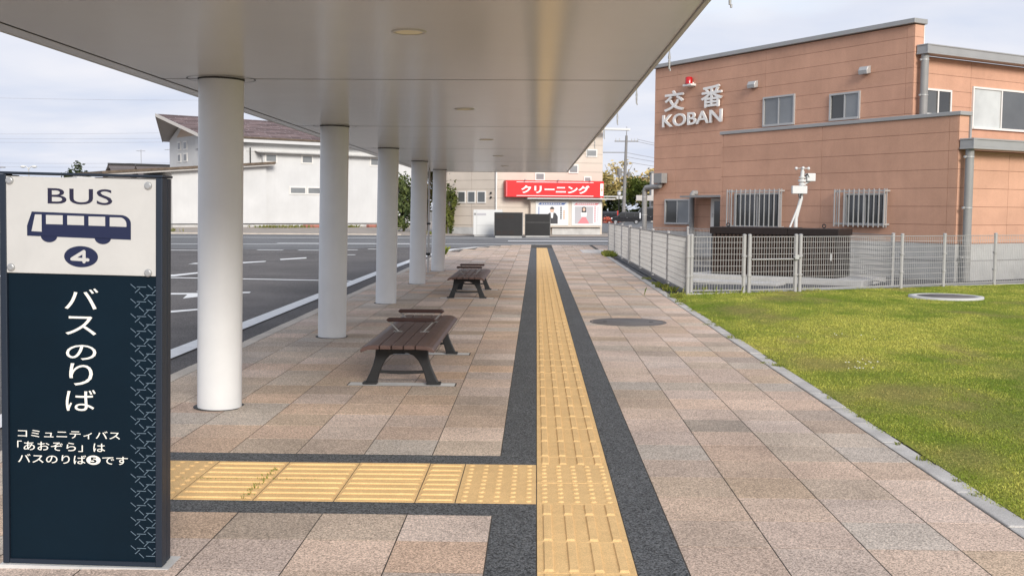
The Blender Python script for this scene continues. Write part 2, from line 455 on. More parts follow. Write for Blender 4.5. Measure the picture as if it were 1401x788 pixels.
# road markings: each painted shape is one sheet just above the asphalt
zq = -0.104
def marking(name, pts, z=zq):
    mb = MB(); mb.add([(x, y, z) for x, y in pts], [tuple(range(len(pts)))])
    o = obj(name, mb, M['paint'])
    o['kind'] = 'structure'
    return o
marking('edge_line_marking', [(-4.0, -6), (-3.76, -6), (-3.74, 18), (-3.72, 26), (-3.62, 33), (-3.42, 38), (-3.05, 41.5), (-2.3, 43.7), (-0.8, 45.0), (-0.95, 45.3), (-2.5, 44.0), (-3.3, 41.6), (-3.66, 38), (-3.86, 33), (-3.96, 26), (-3.98, 18)], z=-0.096)
marking('bay_line_marking', [(-14, 23.45), (-8, 23.35), (-3.98, 22.8), (-3.98, 23.0), (-8, 23.6), (-14, 23.75)])
marking('arrow_marking', [(-7.6, 18.75), (-6.25, 18.95), (-6.05, 18.1), (-5.62, 19.25), (-5.25, 19.4), (-5.3, 19.68), (-5.66, 19.6), (-6.35, 19.75), (-6.15, 19.3), (-7.6, 19.15)])
for q in ([(-7.0, 15.2), (-5.4, 15.66), (-5.12, 16.09), (-5.15, 16.35), (-5.5, 15.95), (-7.0, 15.5)],
          [(-9.4, 23.6), (-8.19, 23.96), (-7.95, 25.3), (-8.15, 25.6), (-8.4, 24.55), (-9.5, 24.1)],
          [(-9.6, 29.2), (-8.25, 29.85), (-7.85, 30.75), (-7.95, 31.25), (-8.4, 30.5), (-9.6, 29.8)],
          [(-7.85, 32.5), (-7.68, 31.9), (-7.15, 33.05), (-7.3, 33.75)],
          [(-6.45, 35.7), (-6.1, 35.7), (-6.1, 36.05), (-6.45, 36.05)]):
    marking('lane_dash_marking', q)
for x0, x1, y in ((-14.5, -12.2, 38.45), (-10.35, -9.4, 39.2), (-8.85, -8.0, 39.3), (-7.3, -6.75, 40.0), (-6.5, -5.9, 40.9)):
    marking('broken_line_marking', [(x0, y), (x1, y + 0.02), (x1, y + 0.42), (x0, y + 0.4)])
za = -0.099
marking('centre_line_marking', [(-40, 44.6), (-14.5, 45.1), (-8.3, 46.5), (3, 48.8), (20, 52.4), (20, 52.7), (3, 49.15), (-8.3, 46.85), (-14.5, 45.5), (-40, 45.0)], z=za)
marking('lane_line_marking', [(-11.5, 46.9), (-5, 47.5), (-5, 48.0), (-11.5, 47.4)], z=za)
marking('lane_line_marking', [(-1.4, 52.4), (20, 55.2), (20, 56.4), (-1.4, 53.5)], z=za)
marking('edge_line_marking', [(-60, 54.3), (-19, 55.2), (-7, 56.4), (-4, 57.0), (20, 60.4), (20, 60.9), (-4, 57.5), (-7, 56.85), (-19, 55.65), (-60, 54.75)], z=za)

# ================================================================== PAVEMENT
PT = 0.405
pav = thing('pavement', None, None); pav['kind'] = 'structure'
XL, XR = -3.035, 2.19                 # paved width between kerb and lawn edging
def far_edge(x):                      # curved far end of the paving
    if x < -0.1:
        return 44.3 - 8.0 * max(0.0, (-0.1 - x) / 2.95) ** 2.6
    return 44.3 + 0.12 * (x + 0.1)
base = MB()
pts = [(-3.04, -3)] + [(-3.04 + i * 0.25, far_edge(-3.04 + i * 0.25)) for i in range(0, 22)] + [(2.4, far_edge(2.4)), (7, 44.9), (7, 32), (2.33, 32), (2.33, -3)]
base.prism([(x, y, -0.13) for x, y in pts], (0, 0, 0.1286))
bo = obj('mortar_bed', base, M['joint'], pav)
PINK = [(0.54, 0.415, 0.33), (0.51, 0.39, 0.31), (0.56, 0.44, 0.355), (0.495, 0.375, 0.285)]
BROWN = [(0.44, 0.345, 0.27), (0.41, 0.325, 0.25), (0.47, 0.36, 0.265)]
GREY = [(0.49, 0.405, 0.325), (0.465, 0.385, 0.31), (0.50, 0.415, 0.335)]
TAN = [(0.53, 0.385, 0.28), (0.50, 0.365, 0.275)]
def tile_colour(x, row, left):
    q = random.random()
    if left:
        edge = max(0.0, (-1.35 - x) / 1.6)
        if q < 0.08 + 0.62 * edge: c = random.choice(GREY)
        elif q < 0.30 + 0.4 * edge: c = random.choice(BROWN)
        elif q < 0.45 + 0.3 * edge: c = random.choice(TAN)
        else: c = random.choice(PINK)
    else:
        if row % 6 == 1: c = random.choice(GREY) if q < 0.85 else random.choice(PINK)
        elif q < 0.30: c = random.choice(BROWN)
        elif q < 0.36: c = random.choice(GREY)
        else: c = random.choice(PINK)
    k = random.uniform(0.98, 1.20); w = random.uniform(-0.022, 0.022)
    return (c[0] * k - w, c[1] * k, c[2] * k + w * 0.8)
cells = []   # (x0,x1,y0,y1,colour)
def fill(xs, ys, left):
    for j in range(len(ys) - 1):
        for i in range(len(xs) - 1):
            x0, x1, y0, y1 = xs[i], xs[i + 1], ys[j], ys[j + 1]
            xm = (x0 + x1) / 2
            lim = min(far_edge(x0), far_edge(x1)) - 0.12
            if y0 > lim - 0.1: continue
            c = tile_colour(xm, int(round(y0 / PT + 100)), left)
            cells.append((x0, x1, y0, min(y1, lim), c))
xl = [-0.2 - PT * i for i in range(8)][::-1]; xl[0] = XL
yl_hi = [6.225 + PT * i for i in range(96)]
yl_lo = [4.985 - PT * i for i in range(13)][::-1]
fill(xl, yl_hi, True); fill(xl, yl_lo, True)
xr = [0.627, 0.627 + PT, 0.627 + 2 * PT, 0.627 + 3 * PT, XR]
yr = [4.955 - PT * 12 + PT * i for i in range(112)]
fill(xr, yr, False)
fill([2.32 + PT * i for i in range(12)], [y_ for y_ in yr if y_ > 37.5], False)
fill([XL, -2.69, -2.285], [4.985, 5.39, 5.795, 6.225], True)
# tiles beyond the fence end, on the corner to the right
CAMXY = (0.0, 0.0)
def visible(c):
    y = c[3]; xm = (c[0] + c[1]) / 2
    return y > 4.0 and abs(xm + 0.02 * y) < 0.50 * y + 0.3 and not (xm < -1.45 and y < 5.2)
vis = sorted([c for c in cells if visible(c)], key=lambda c: c[2])
near = vis[:296]; nearset = set(id(c) for c in near)
tile_meshes = {}
GAP = 0.0030
def tile_mesh(w, d):
    key = (round(w, 3), round(d, 3))
    if key not in tile_meshes:
        a, b = w / 2 - GAP, d / 2 - GAP; e = 0.0004
        vs = [(-a, -b, -0.03), (a, -b, -0.03), (a, b, -0.03), (-a, b, -0.03), (-a, -b, -e), (a, -b, -e), (a, b, -e), (-a, b, -e),
              (-a + e, -b + e, 0), (a - e, -b + e, 0), (a - e, b - e, 0), (-a + e, b - e, 0)]
        fs = [(0, 1, 5, 4), (1, 2, 6, 5), (2, 3, 7, 6), (3, 0, 4, 7), (4, 5, 9, 8), (5, 6, 10, 9), (6, 7, 11, 10), (7, 4, 8, 11), (8, 9, 10, 11)]
        me = bpy.data.meshes.new('tile'); me.from_pydata(vs, [], fs); me.materials.append(M['tile'])
        tile_meshes[key] = me
    return tile_meshes[key]
for x0, x1, y0, y1, c in near:
    o = bpy.data.objects.new('tile', tile_mesh(x1 - x0, y1 - y0)); link(o, pav)
    o.location = ((x0 + x1) / 2, (y0 + y1) / 2, random.uniform(-0.0004, 0.0006))
    o.rotation_euler = (random.gauss(0, 0.0008), random.gauss(0, 0.0008), random.gauss(0, 0.0015))
    o.color = (*c, 1)
ft = MB()
for c in cells:
    if id(c) in nearset: continue
    x0, x1, y0, y1, k = c
    g2 = GAP; z = random.uniform(-0.0005, 0.001); e = 0.0012
    ft.add([(x0 + g2, y0 + g2, -0.012), (x1 - g2, y0 + g2, -0.012), (x1 - g2, y1 - g2, -0.012), (x0 + g2, y1 - g2, -0.012),
            (x0 + g2 + e, y0 + g2 + e, z), (x1 - g2 - e, y0 + g2 + e, z), (x1 - g2 - e, y1 - g2 - e, z), (x0 + g2 + e, y1 - g2 - e, z)],
           [(0, 1, 5, 4), (1, 2, 6, 5), (2, 3, 7, 6), (3, 0, 4, 7), (4, 5, 6, 7)], col=k)
tag(obj('far_tiles', ft, M['tile_far'], pav, recalc=False), kind='stuff')

# dark granite borders
def border(x0, x1, y0, y1):
    n = max(1, int(round((y1 - y0) / 1.2))) if y1 - y0 > x1 - x0 else max(1, int(round((x1 - x0) / 1.2)))
    for i in range(n):
        mb = MB()
        if y1 - y0 > x1 - x0:
            a, b = y0 + (y1 - y0) * i / n, y0 + (y1 - y0) * (i + 1) / n
            mb.box((x0 + 0.003, a + 0.0012, -0.03), (x1 - 0.003, b - 0.0012, -0.0005))
        else:
            a, b = x0 + (x1 - x0) * i / n, x0 + (x1 - x0) * (i + 1) / n
            mb.box((a + 0.0012, y0 + 0.003, -0.03), (b - 0.0012, y1 - 0.003, -0.0005))
        obj('border_slab', mb, M['granite'], pav)
border(0.417, 0.627, 1.0, 40.4)
border(-0.2, 0.012, 6.225, 40.4)
border(-0.2, 0.012, 1.0, 4.985)
border(-2.285, 0.012, 6.008, 6.225)
border(-2.285, 0.012, 4.985, 5.197)

# tactile blocks
def plate(mb, w, d, h=0.0):
    a, b = w / 2 - 0.0026, d / 2 - 0.0026
    mb.box((-a, -b, -0.03), (a, b, h))
def bar_block(w, d, across=4):
    mb = MB(); plate(mb, w, d, 0.001)
    p = PT / across
    for i in range(across):
        x = -PT / 2 + p * (i + 0.5)
        a, b = 0.021, 0.0165; e = d / 2 - 0.012; h = 0.0085
        mb.add([(x - a, -e, 0.001), (x + a, -e, 0.001), (x + a, e, 0.001), (x - a, e, 0.001), (x - b, -e + 0.012, h), (x + b, -e + 0.012, h), (x + b, e - 0.012, h), (x - b, e - 0.012, h)],
               [(0, 1, 5, 4), (1, 2, 6, 5), (2, 3, 7, 6), (3, 0, 4, 7), (4, 5, 6, 7)])
    me = mb.mesh('tactile_block'); me.materials.append(M['yellow']); return me
def dot_block(w, d):
    mb = MB(); plate(mb, w, d, 0.001)
    p = PT / 5
    for i in range(5):
        for j in range(5):
            x, y = -PT / 2 + p * (i + 0.5), -PT / 2 + p * (j + 0.5)
            n = 8
            vs = [(x + 0.018 * math.cos(2 * PI * k / n), y + 0.018 * math.sin(2 * PI * k / n), 0.001) for k in range(n)] + [(x + 0.011 * math.cos(2 * PI * k / n), y + 0.011 * math.sin(2 * PI * k / n), 0.0075) for k in range(n)]
            mb.add(vs, [(k, (k + 1) % n, n + (k + 1) % n, n + k) for k in range(n)] + [tuple(range(n, 2 * n))])
    me = mb.mesh('tactile_block'); me.materials.append(M['yellow']); return me
BAR = bar_block(PT, PT); DOT = dot_block(PT, PT); CUT = bar_block(PT, 0.2)
def block(me, x, y, rz=0.0):
    o = bpy.data.objects.new('tactile_block', me); link(o, pav)
    o.location = (x, y, random.uniform(-0.001, 0.001)); o.rotation_euler = (random.gauss(0, .0012), random.gauss(0, .0012), rz)
XS = 0.2145
block(CUT, XS, 5.095)
for i in range(10): block(BAR, XS, 4.995 - PT * (i + 0.5))
block(DOT, XS, 5.197 + PT / 2); block(DOT, XS, 5.197 + PT * 1.5)
block(CUT, XS, 6.108)
for i in range(84): block(BAR, XS, 6.208 + PT * (i + 0.5))
block(DOT, XS, 6.208 + PT * 84.5)
for k in range(2):
    y = 5.197 + PT * (k + 0.5)
    block(DOT, 0.012 - PT / 2, y)
    block(CUT, 0.012 - PT - 0.1, y, PI / 2)
    for i in range(3): block(BAR, 0.012 - PT - 0.2 - PT * (i + 0.5), y, PI / 2)
    block(DOT, 0.012 - PT - 0.2 - PT * 3.5, y)

# kerb stones beside the road
kerb = thing('kerb', None, None); kerb['kind'] = 'structure'
km = MB(); km.box((-0.075, -0.298, -0.14), (0.075, 0.298, 0.0)); kme = km.mesh('kerb_stone'); fixnormals(kme); kme.materials.append(M['kerb'])
def kerb_stone(x, y, rz=0.0, me=None):
    o = bpy.data.objects.new('kerb_stone', me or kme); link(o, kerb); o.location = (x, y, random.uniform(-0.003, 0.003)); o.rotation_euler = (0, 0, rz)
    b = o.modifiers.new('bevel', 'BEVEL'); b.width = 0.012; b.segments = 2
y = -2.0
while y < 35.5:
    kerb_stone(-3.112, y); y += 0.6
# curved far end
cur = [(-3.11, 35.7)] + [(x, far_edge(x) + 0.0) for x in np.linspace(-3.02, 7.0, 120)]
acc = 0.0; prev = cur[0]; last = cur[0]
step = []
for p in cur[1:]:
    while True:
        dlen = math.hypot(p[0] - last[0], p[1] - last[1])
        if dlen < 0.6: break
        t_ = 0.6 / dlen; q = (last[0] + (p[0] - last[0]) * t_, last[1] + (p[1] - last[1]) * t_)
        kerb_stone((last[0] + q[0]) / 2, (last[1] + q[1]) / 2 - 0.0, math.atan2(q[1] - last[1], q[0] - last[0]) - PI / 2)
        last = q
# lawn edging stones
edging = thing('lawn_edging', None, None); edging['kind'] = 'structure'
em = MB(); em.box((-0.062, -0.298, -0.14), (0.062, 0.298, 0.004)); eme = em.mesh('edging_stone'); fixnormals(eme); eme.materials.append(M['edging'])
y = -2.0
while y < 38:
    o = bpy.data.objects.new('edging_stone', eme); link(o, edging); o.location = (2.2575, y, random.uniform(-0.004, 0.004)); o.rotation_euler = (0, 0, random.gauss(0, 0.003))
    b = o.modifiers.new('bevel', 'BEVEL'); b.width = 0.01; b.segments = 2
    y += 0.6

# manhole lid in the paving and drain grate
mh = thing('manhole_cover', 'round iron manhole cover set in the paving tiles', 'manhole cover', (1.205, 13.87, 0))
lm = MB(); lm.lathe([(0.0, 0.004), (0.46, 0.004), (0.465, 0.001), (0.465, -0.02)], 40)
obj('lid', lm, M['ironlid'], mh)
lm = MB(); lm.lathe([(0.472, -0.02), (0.472, 0.0035), (0.50, 0.0035), (0.50, -0.02)], 40)
obj('rim_ring', lm, M['ironlid'], mh)
lm = MB()
for sx in (-0.3, 0.3):
    lm.box((sx - 0.025, -0.02, 0.0042), (sx + 0.025, 0.02, 0.007))
obj('lifting_slot', lm, M['groove'], mh)
gr = thing('drain_grate', 'square steel drain grate near the far end of the fence', 'drain grate', (2.0, 37.6, 0))
gm = MB(); gm.box((-0.42, -1.5, -0.02), (0.42, -1.38, 0.008)); gm.box((-0.42, 1.38, -0.02), (0.42, 1.5, 0.008)); gm.box((-0.42, -1.38, -0.02), (-0.37, 1.38, 0.008)); gm.box((0.37, -1.38, -0.02), (0.42, 1.38, 0.008))
obj('frame', gm, M['steel'], gr)
gm = MB()
for i in range(26): gm.box((-0.365, -1.35 + i * 0.105, -0.02), (0.365, -1.31 + i * 0.105, 0.006))
obj('grating', gm, M['galv'], gr)

# ================================================================== LAWN
def fence_y(x):                       # front fence line y at x
    return 18.55 + (x - 2.63) * 0.49
SPOTS = [(3.55, 7.0, 0.55), (2.75, 10.2, 0.45), (4.6, 9.3, 0.7), (3.0, 15.5, 0.6), (5.0, 6.6, 0.4), (6.2, 12.0, 0.8), (2.55, 6.3, 0.3), (4.0, 17.6, 0.5)]
def lawn_tone(x, y):
    q = mnoise.noise(Vector((x * 0.8, y * 0.55, 21.0))) + 0.6 * mnoise.noise(Vector((x * 2.6, y * 1.9, 33.0))) + 0.35 * mnoise.noise(Vector((x * 7, y * 6, 5.0)))
    n = mnoise.noise(Vector((x * 0.35, y * 0.22, 3.0))) + 0.8 * mnoise.noise(Vector((x * 1.3, y * 0.9, 7.0))) + 0.75 * mnoise.noise(Vector((x * 4, y * 3, 1.0)))
    dry = max(0.0, min(0.75, (q - 0.28) * 1.5))
    for sx, sy, r in SPOTS:
        d = math.hypot((x - sx), (y - sy) * 0.6) / r
        d += 0.5 * mnoise.noise(Vector((x * 5, y * 4, 9.0)))
        dry = max(dry, 1 - d)
    return n, max(0.0, min(1.0, dry * 1.4))
def lawn_colour(x, y):
    n, dry = lawn_tone(x, y)
    t_ = max(0.0, min(1.0, 0.5 + 0.75 * n))
    g0, g1 = np.array((0.14, 0.20, 0.018)), np.array((0.31, 0.31, 0.055))
    c = g0 * (1 - t_) + g1 * t_
    return c * (1 - dry * 0.55) + np.array((0.26, 0.195, 0.08)) * dry * 0.55
def lawn_z(x, y):
    return -0.002 + 0.018 * mnoise.noise(Vector((x * 0.5, y * 0.5, 0.3))) + 0.012 * min(1, (x - 2.3))
lg = MB(); vs = []; fs = []
xs = list(np.arange(2.322, 30.5, 0.3)); ys = list(np.arange(-2, 34.1, 0.4))
for yy in ys:
    for xx in xs:
        yc = min(yy, fence_y(xx) + 0.15)
        vs.append((xx, yc, lawn_z(xx, yc)))
nx = len(xs)
me = bpy.data.meshes.new('lawn')
for j in range(len(ys) - 1):
    for i in range(nx - 1):
        if ys[j] < max(fence_y(xs[i]), fence_y(xs[i + 1])) + 0.15:
            fs.append((j * nx + i, j * nx + i + 1, (j + 1) * nx + i + 1, (j + 1) * nx + i))
me.from_pydata(vs, [], fs)
at = me.color_attributes.new('col', 'FLOAT_COLOR', 'POINT')
arr = []
for v in vs:
    c = lawn_colour(v[0], v[1]) * 0.85
    arr += [c[0], c[1], c[2], 1]
at.data.foreach_set('color', arr)
for p in me.polygons: p.use_smooth = True
lo = obj('lawn', me, M['lawn']); lo['kind'] = 'structure'

# grass blades as one mass
def grass_mesh(name, P, H, W, C, lean=0.5):
    """one bent blade (two triangles) per point."""
    n = len(P)
    ang = rng.uniform(0, 2 * PI, n); bend = rng.uniform(0.1, 1.0, n) * lean; dr = rng.uniform(0, 2 * PI, n)
    ux, uy = np.cos(ang) * W * 0.5, np.sin(ang) * W * 0.5
    V = np.empty((n, 4, 3))
    V[:, 0] = P + np.stack([-ux, -uy, np.zeros(n)], 1)
    V[:, 1] = P + np.stack([ux, uy, np.zeros(n)], 1)
    mid = P + np.stack([np.cos(dr) * bend * H * 0.3, np.sin(dr) * bend * H * 0.3, H * 0.6], 1)
    V[:, 2] = mid + np.stack([ux, uy, np.zeros(n)], 1) * 0.8
    V[:, 3] = P + np.stack([np.cos(dr) * bend * H, np.sin(dr) * bend * H, H * (1 - 0.25 * bend)], 1)
    F = np.array([[0, 1, 2], [0, 2, 3]])
    idx = (np.arange(n)[:, None, None] * 4 + F[None]).reshape(-1)
    me = bpy.data.meshes.new(name)
    me.vertices.add(n * 4); me.vertices.foreach_set('co', V.reshape(-1))
    nl = n * 6
    me.loops.add(nl); me.loops.foreach_set('vertex_index', idx.astype(np.int32))
    me.polygons.add(n * 2); me.polygons.foreach_set('loop_start', np.arange(0, nl, 3, dtype=np.int32))
    me.polygons.foreach_set('loop_total', np.full(n * 2, 3, np.int32))
    me.update(calc_edges=True)
    at = me.color_attributes.new('col', 'FLOAT_COLOR', 'POINT')
    cc = np.ones((n, 4, 4)); cc[:, :, :3] = C[:, None, :]
    at.data.foreach_set('color', cc.reshape(-1))
    return me
pts = []; NT = 260000
D = 4.2
while D < 23.5:
    st = 0.35
    wid = 0.47 * D + 3.0 - 2.29
    dens = 7600 * min(1.0, (6.0 / D) ** 1.35)
    k = int(wid * st * dens)
    if k > 0:
        px = rng.uniform(2.25, 2.25 + wid, k); py = rng.uniform(D, D + st, k)
        ok = py < 18.55 + (px - 2.63) * 0.49 + 0.1
        ok &= px > 2.31 + 0.032 * np.sin(py * 3.1) + 0.02 * np.sin(py * 7.7 + 1) + 0.018 * rng.normal(0, 1, k)
        ok &= np.hypot((px - 6.95), (py - 18.2)) > 0.62
        pts.append(np.stack([px[ok], py[ok]], 1))
    D += st
pts = np.concatenate(pts)
tone = np.array([lawn_tone(x, y) for x, y in pts])
Z = np.array([lawn_z(x, y) for x, y in pts])
P = np.column_stack([pts, Z - 0.003])
t_ = np.clip(0.5 + 0.75 * tone[:, 0] + rng.normal(0, 0.20, len(P)), 0, 1)[:, None]
Cg = np.array((0.155, 0.225, 0.018)) * (1 - t_) + np.array((0.44, 0.425, 0.085)) * t_
dry = np.clip(tone[:, 1] + (rng.random(len(P)) < 0.06) * 0.8, 0, 1)[:, None]
Cg = Cg * (1 - dry * 0.62) + np.array((0.36, 0.27, 0.12)) * dry * 0.62
H = rng.uniform(0.008, 0.022, len(P)) * (1 + 0.35 * np.clip(tone[:, 0], -0.5, 0.8)) * (1 - 0.45 * dry[:, 0])
Wd = 0.0036 * (1 + (P[:, 1] - 5) * 0.09)
# longer tufts at the fence foot
edge = (18.55 + (P[:, 0] - 2.63) * 0.49 - P[:, 1])
H *= 1 + 2.2 * np.clip(1 - edge / 0.5, 0, 1) * (rng.random(len(P)) < 0.5) * (P[:, 0] < 5.2)
tag(obj('grass', grass_mesh('grass', P, H, Wd, Cg, 0.9), M['leafgrass']), 'short bright green lawn grass with dry yellow patches', 'grass', kind='stuff')

# weeds in joints and along kerbs
wp = []
def tuft(x, y, r, n, h):
    for _ in range(n):
        a = random.uniform(0, 2 * PI); q = r * math.sqrt(random.random())
        wp.append((x + q * math.cos(a), y + q * math.sin(a), 0.0, h * random.uniform(0.4, 1.1)))
for (x, y, r, n, h) in [(2.42, 19.3, .14, 160, .10), (2.38, 20.2, .13, 150, .09), (2.36, 21.0, .10, 90, .07), (2.35, 22.6, .12, 80, .06), (2.33, 33.5, .2, 240, .16), (2.33, 34.3, .22, 240, .18),
                        (2.33, 35.2, .2, 200, .16), (2.25, 12.2, .07, 40, .04), (2.2, 13.6, .06, 40, .03), (-2.98, 34.2, .10, 90, .30), (-3.0, 34.6, .08, 70, .15), (2.2, 10.2, .05, 30, .02), (2.3, 16.9, .1, 90, .06), (2.35, 17.9, .14, 140, .09)]:
    tuft(x, y, r, n, h)
for i in range(34):                                      # blades creeping over the edging stones
    yy_ = 4.4 + 14 * random.random() ** 1.4
    tuft(2.29 + random.gauss(0, 0.02), yy_, random.uniform(.02, .06), random.randint(14, 46), random.uniform(.02, .045))
for i in range(150):                                     # moss and weed in the yellow band joint
    t_ = random.random(); wp.append((-1.46 + random.gauss(0, 0.012) + 0.02 * t_, 5.21 + 0.60 * t_, 0.003, random.uniform(0.006, 0.02)))
for i in range(60):
    wp.append((-1.9 + 0.75 * random.random(), 5.602 + random.gauss(0, 0.006), 0.003, random.uniform(0.004, 0.010)))
for i in range(60):
    wp.append((3.0 + random.gauss(0, 0.4), 18.75 + random.gauss(0, 0.12), 0.0, random.uniform(0.06, 0.2)))
wp = np.array(wp)
k = rng.random(len(wp))[:, None]
tag(obj('weeds', grass_mesh('weeds', wp[:, :3], wp[:, 3], 0.004 + wp[:, 3] * 0.05, np.array((0.10, 0.15, 0.02)) * (1 - k) + np.array((0.26, 0.25, 0.05)) * k, 0.8), M['leafgrass']),
    'small weeds growing out of paving joints and beside the kerbs', 'weeds', kind='stuff')

fw_ = MB()
for (x, y, n_, sp, c_) in ((3.01, 10.2, 9, 0.10, (0.75, 0.72, 0.66)), (2.98, 9.75, 6, 0.08, (0.75, 0.72, 0.66)), (3.32, 6.62, 12, 0.14, (0.75, 0.55, 0.05)), (4.3, 8.3, 6, 0.3, (0.75, 0.6, 0.08)), (3.6, 12.4, 6, 0.3, (0.75, 0.72, 0.66))):
    for _ in range(n_):
        px_, py_ = x + random.gauss(0, sp), y + random.gauss(0, sp)
        z_ = lawn_z(px_, py_) + random.uniform(0.018, 0.03); r_ = random.uniform(0.006, 0.011)
        fw_.add([(px_ + r_ * math.cos(2 * PI * k / 6), py_ + r_ * math.sin(2 * PI * k / 6), z_) for k in range(6)] + [(px_, py_, z_ + 0.006)], [(k, (k + 1) % 6, 6) for k in range(6)], col=c_)
tag(obj('lawn_flowers', fw_, M['leafgrass'], recalc=False), 'tiny white and yellow flowers scattered in the lawn', 'flowers', kind='stuff')
lmn = thing('manhole_cover', 'round dark manhole lid with a pale ring lying in the lawn', 'manhole cover', (6.95, 18.2, 0.03))
x = MB(); x.lathe([(0.47, -0.1), (0.47, 0.012), (0.60, 0.012), (0.60, -0.1)], 40); obj('concrete_ring', x, M['concrete'], lmn)
x = MB(); x.lathe([(0.0, 0.008), (0.465, 0.008), (0.465, -0.05)], 40); obj('lid', x, M['ironlid'], lmn)

# yard inside the fence
g = MB(); g.add([(2.33, 18.45, -0.02), (30, 32.0, -0.02), (60, 60, -0.02), (20, 62, -0.02), (8, 46, -0.02), (2.33, 40, -0.02)], [tuple(range(6))])
struct('yard', g, M['yard'])

# ================================================================== BUS SHELTER
sh = thing('bus_shelter', 'white flat roofed bus shelter canopy on a row of five round columns', 'bus shelter', (-1.0, 12, 0))
def shp(name, mb, material, **k):
    mb.v = [(a + 1.0, b - 12.0, c) for a, b, c in mb.v]
    return obj(name, mb, material, sh, **k)
CH = 2.37
seams = [4.45, 7.68, 12.0, 16.35, 20.7, 25.0, 26.3]
for i in range(len(seams) - 1):
    mb = MB(); mb.box((-2.685, seams[i] + 0.007, CH), (0.725, seams[i + 1] - 0.007, CH + 0.03)); shp('ceiling_panel', mb, M['soffit'])
    mb = MB(); mb.box((-2.82, seams[i] + 0.002, CH - 0.002), (-2.703, seams[i + 1] - 0.002, CH + 0.03)); shp('edge_panel', mb, M['soffit'])
mb = MB(); mb.box((-2.8, 4.47, CH + 0.032), (0.71, 26.28, CH + 0.30)); shp('roof_deck', mb, M['groove'])
mb = MB(); mb.box((-2.83, 4.43, CH - 0.004), (-2.822, 26.31, CH + 0.34)); shp('fascia', mb, M['fascia'])
mb = MB(); mb.box((0.727, 4.43, CH - 0.012), (0.748, 26.31, CH + 0.34)); shp('fascia', mb, M['fascia'])
mb = MB(); mb.box((-2.82, 26.302, CH - 0.006), (0.726, 26.325, CH + 0.34)); shp('fascia', mb, M['fascia'])
mb = MB(); mb.box((-2.82, 4.41, CH - 0.006), (0.726, 4.445, CH + 0.34)); shp('fascia', mb, M['fascia'])
for y in (5.62, 9.9, 14.2, 18.5, 22.8):
    ring = MB(); ring.lathe([(0.072, -0.001), (0.072, -0.005), (0.090, -0.005), (0.092, 0.0)], 32, (-0.67, y, CH))
    o = shp('downlight', ring, M['fascia'])
    lens = MB(); lens.lathe([(0.0, -0.003), (0.0715, -0.003)], 32, (0.33, y - 12, CH)); obj('lens', lens, M['lampglow'], o)
for y in seams[1:-1]:
    mb = MB(); mb.box((-2.70, y - 0.0075, CH - 0.0006), (0.726, y + 0.0075, CH + 0.02)); shp('panel_joint', mb, M['groove'])
mb = MB(); mb.box((-2.7025, 4.46, CH - 0.0008), (-2.6855, 26.29, CH + 0.02)); shp('panel_joint', mb, M['groove'])
CR = 0.158
for i, y in enumerate((3.35, 7.685, 12.0, 16.35, 20.7, 25.05)):
    if i == 0: continue
    c = MB(); c.lathe([(CR, -0.05), (CR, CH + 0.01)], 48)
    o = obj('column', c, M['white_col'], sh, loc=(-2.31 + 1.0, y - 12, 0)); o.rotation_euler = (0, 0.019, 0)
    c = MB(); c.lathe([(CR + 0.028, 0.0), (CR + 0.028, 0.003), (CR + 0.001, 0.003)], 48)
    obj('base_seal', c, M['groove'], o)
    c = MB(); c.lathe([(CR + 0.001, CH - 0.012), (CR + 0.006, CH - 0.008), (CR + 0.006, CH)], 48)
    obj('top_seal', c, M['groove'], o)
    c = MB(); c.lathe([(CR + 0.075, CH - 0.0045), (CR + 0.082, CH - 0.0045)], 48, (0.0, 0, 0))
    q = obj('collar_joint', c, M['groove'], sh, loc=(-2.31 + 1.045, y - 12, 0.002))
# drain pipes beside the last column
for dx_, r in ((-0.135, 0.03), (-0.035, 0.022)):
    mb = MB(); mb.cyl((-2.42 + dx_, 24.2, 0), (-2.42 + dx_ + 0.03, 24.2, CH), r, n=12)
    o = shp('drain_pipe', mb, M['galv'])
mb = MB(); mb.box((-2.62, 24.14, 0.40), (-2.40, 24.26, 0.46)); shp('pipe_clamp', mb, M['iron'])
mb = MB(); mb.box((-2.60, 24.15, 1.1), (-2.40, 24.25, 1.14)); shp('pipe_clamp', mb, M['iron'])
# hanging rods along the right edge
for y in (4.9, 7.1, 9.39, 11.6, 13.85, 16.1, 18.4):
    mb = MB(); mb.cyl((0.862, y, 2.47), (0.862, y, 2.74), 0.0045, n=8)
    o = shp('hanging_rod', mb, M['metalcap'])
    mb = MB(); mb.cyl((-0.138 + 2.0, y - 12, 2.46), (-0.138 + 2.0, y - 12, 2.475), 0.007, n=10)
    mb.cyl((1.862, y - 12, 2.44), (1.862, y - 12, 2.46), 0.0095, n=10); mb.cyl((1.862, y - 12, 2.375), (1.862, y - 12, 2.435), 0.006, 0.008, n=10)
    mb.ball((1.862, y - 12, 2.415), 0.009, 6, 10); mb.cyl((1.868, y - 12, 2.362), (1.868, y - 12, 2.378), 0.005, n=8)
    obj('rod_weight', mb, M['metalcap'], o)
    mb = MB(); mb.box((1.745, y - 12 - 0.012, 2.735), (1.875, y - 12 + 0.012, 2.75)); obj('rod_bracket', mb, M['metalcap'], o)
mb = MB(); mb.lathe([(0.0, 0.03), (0.05, 0.028), (0.075, 0.008), (0.06, 0.0), (0.0, -0.004)], 20, (0.862, 7.45, 2.635)); shp('edge_lamp', mb, M['iron'])
mb = MB(); mb.box((0.749, 7.435, 2.645), (0.862, 7.465, 2.66)); shp('lamp_arm', mb, M['iron'])

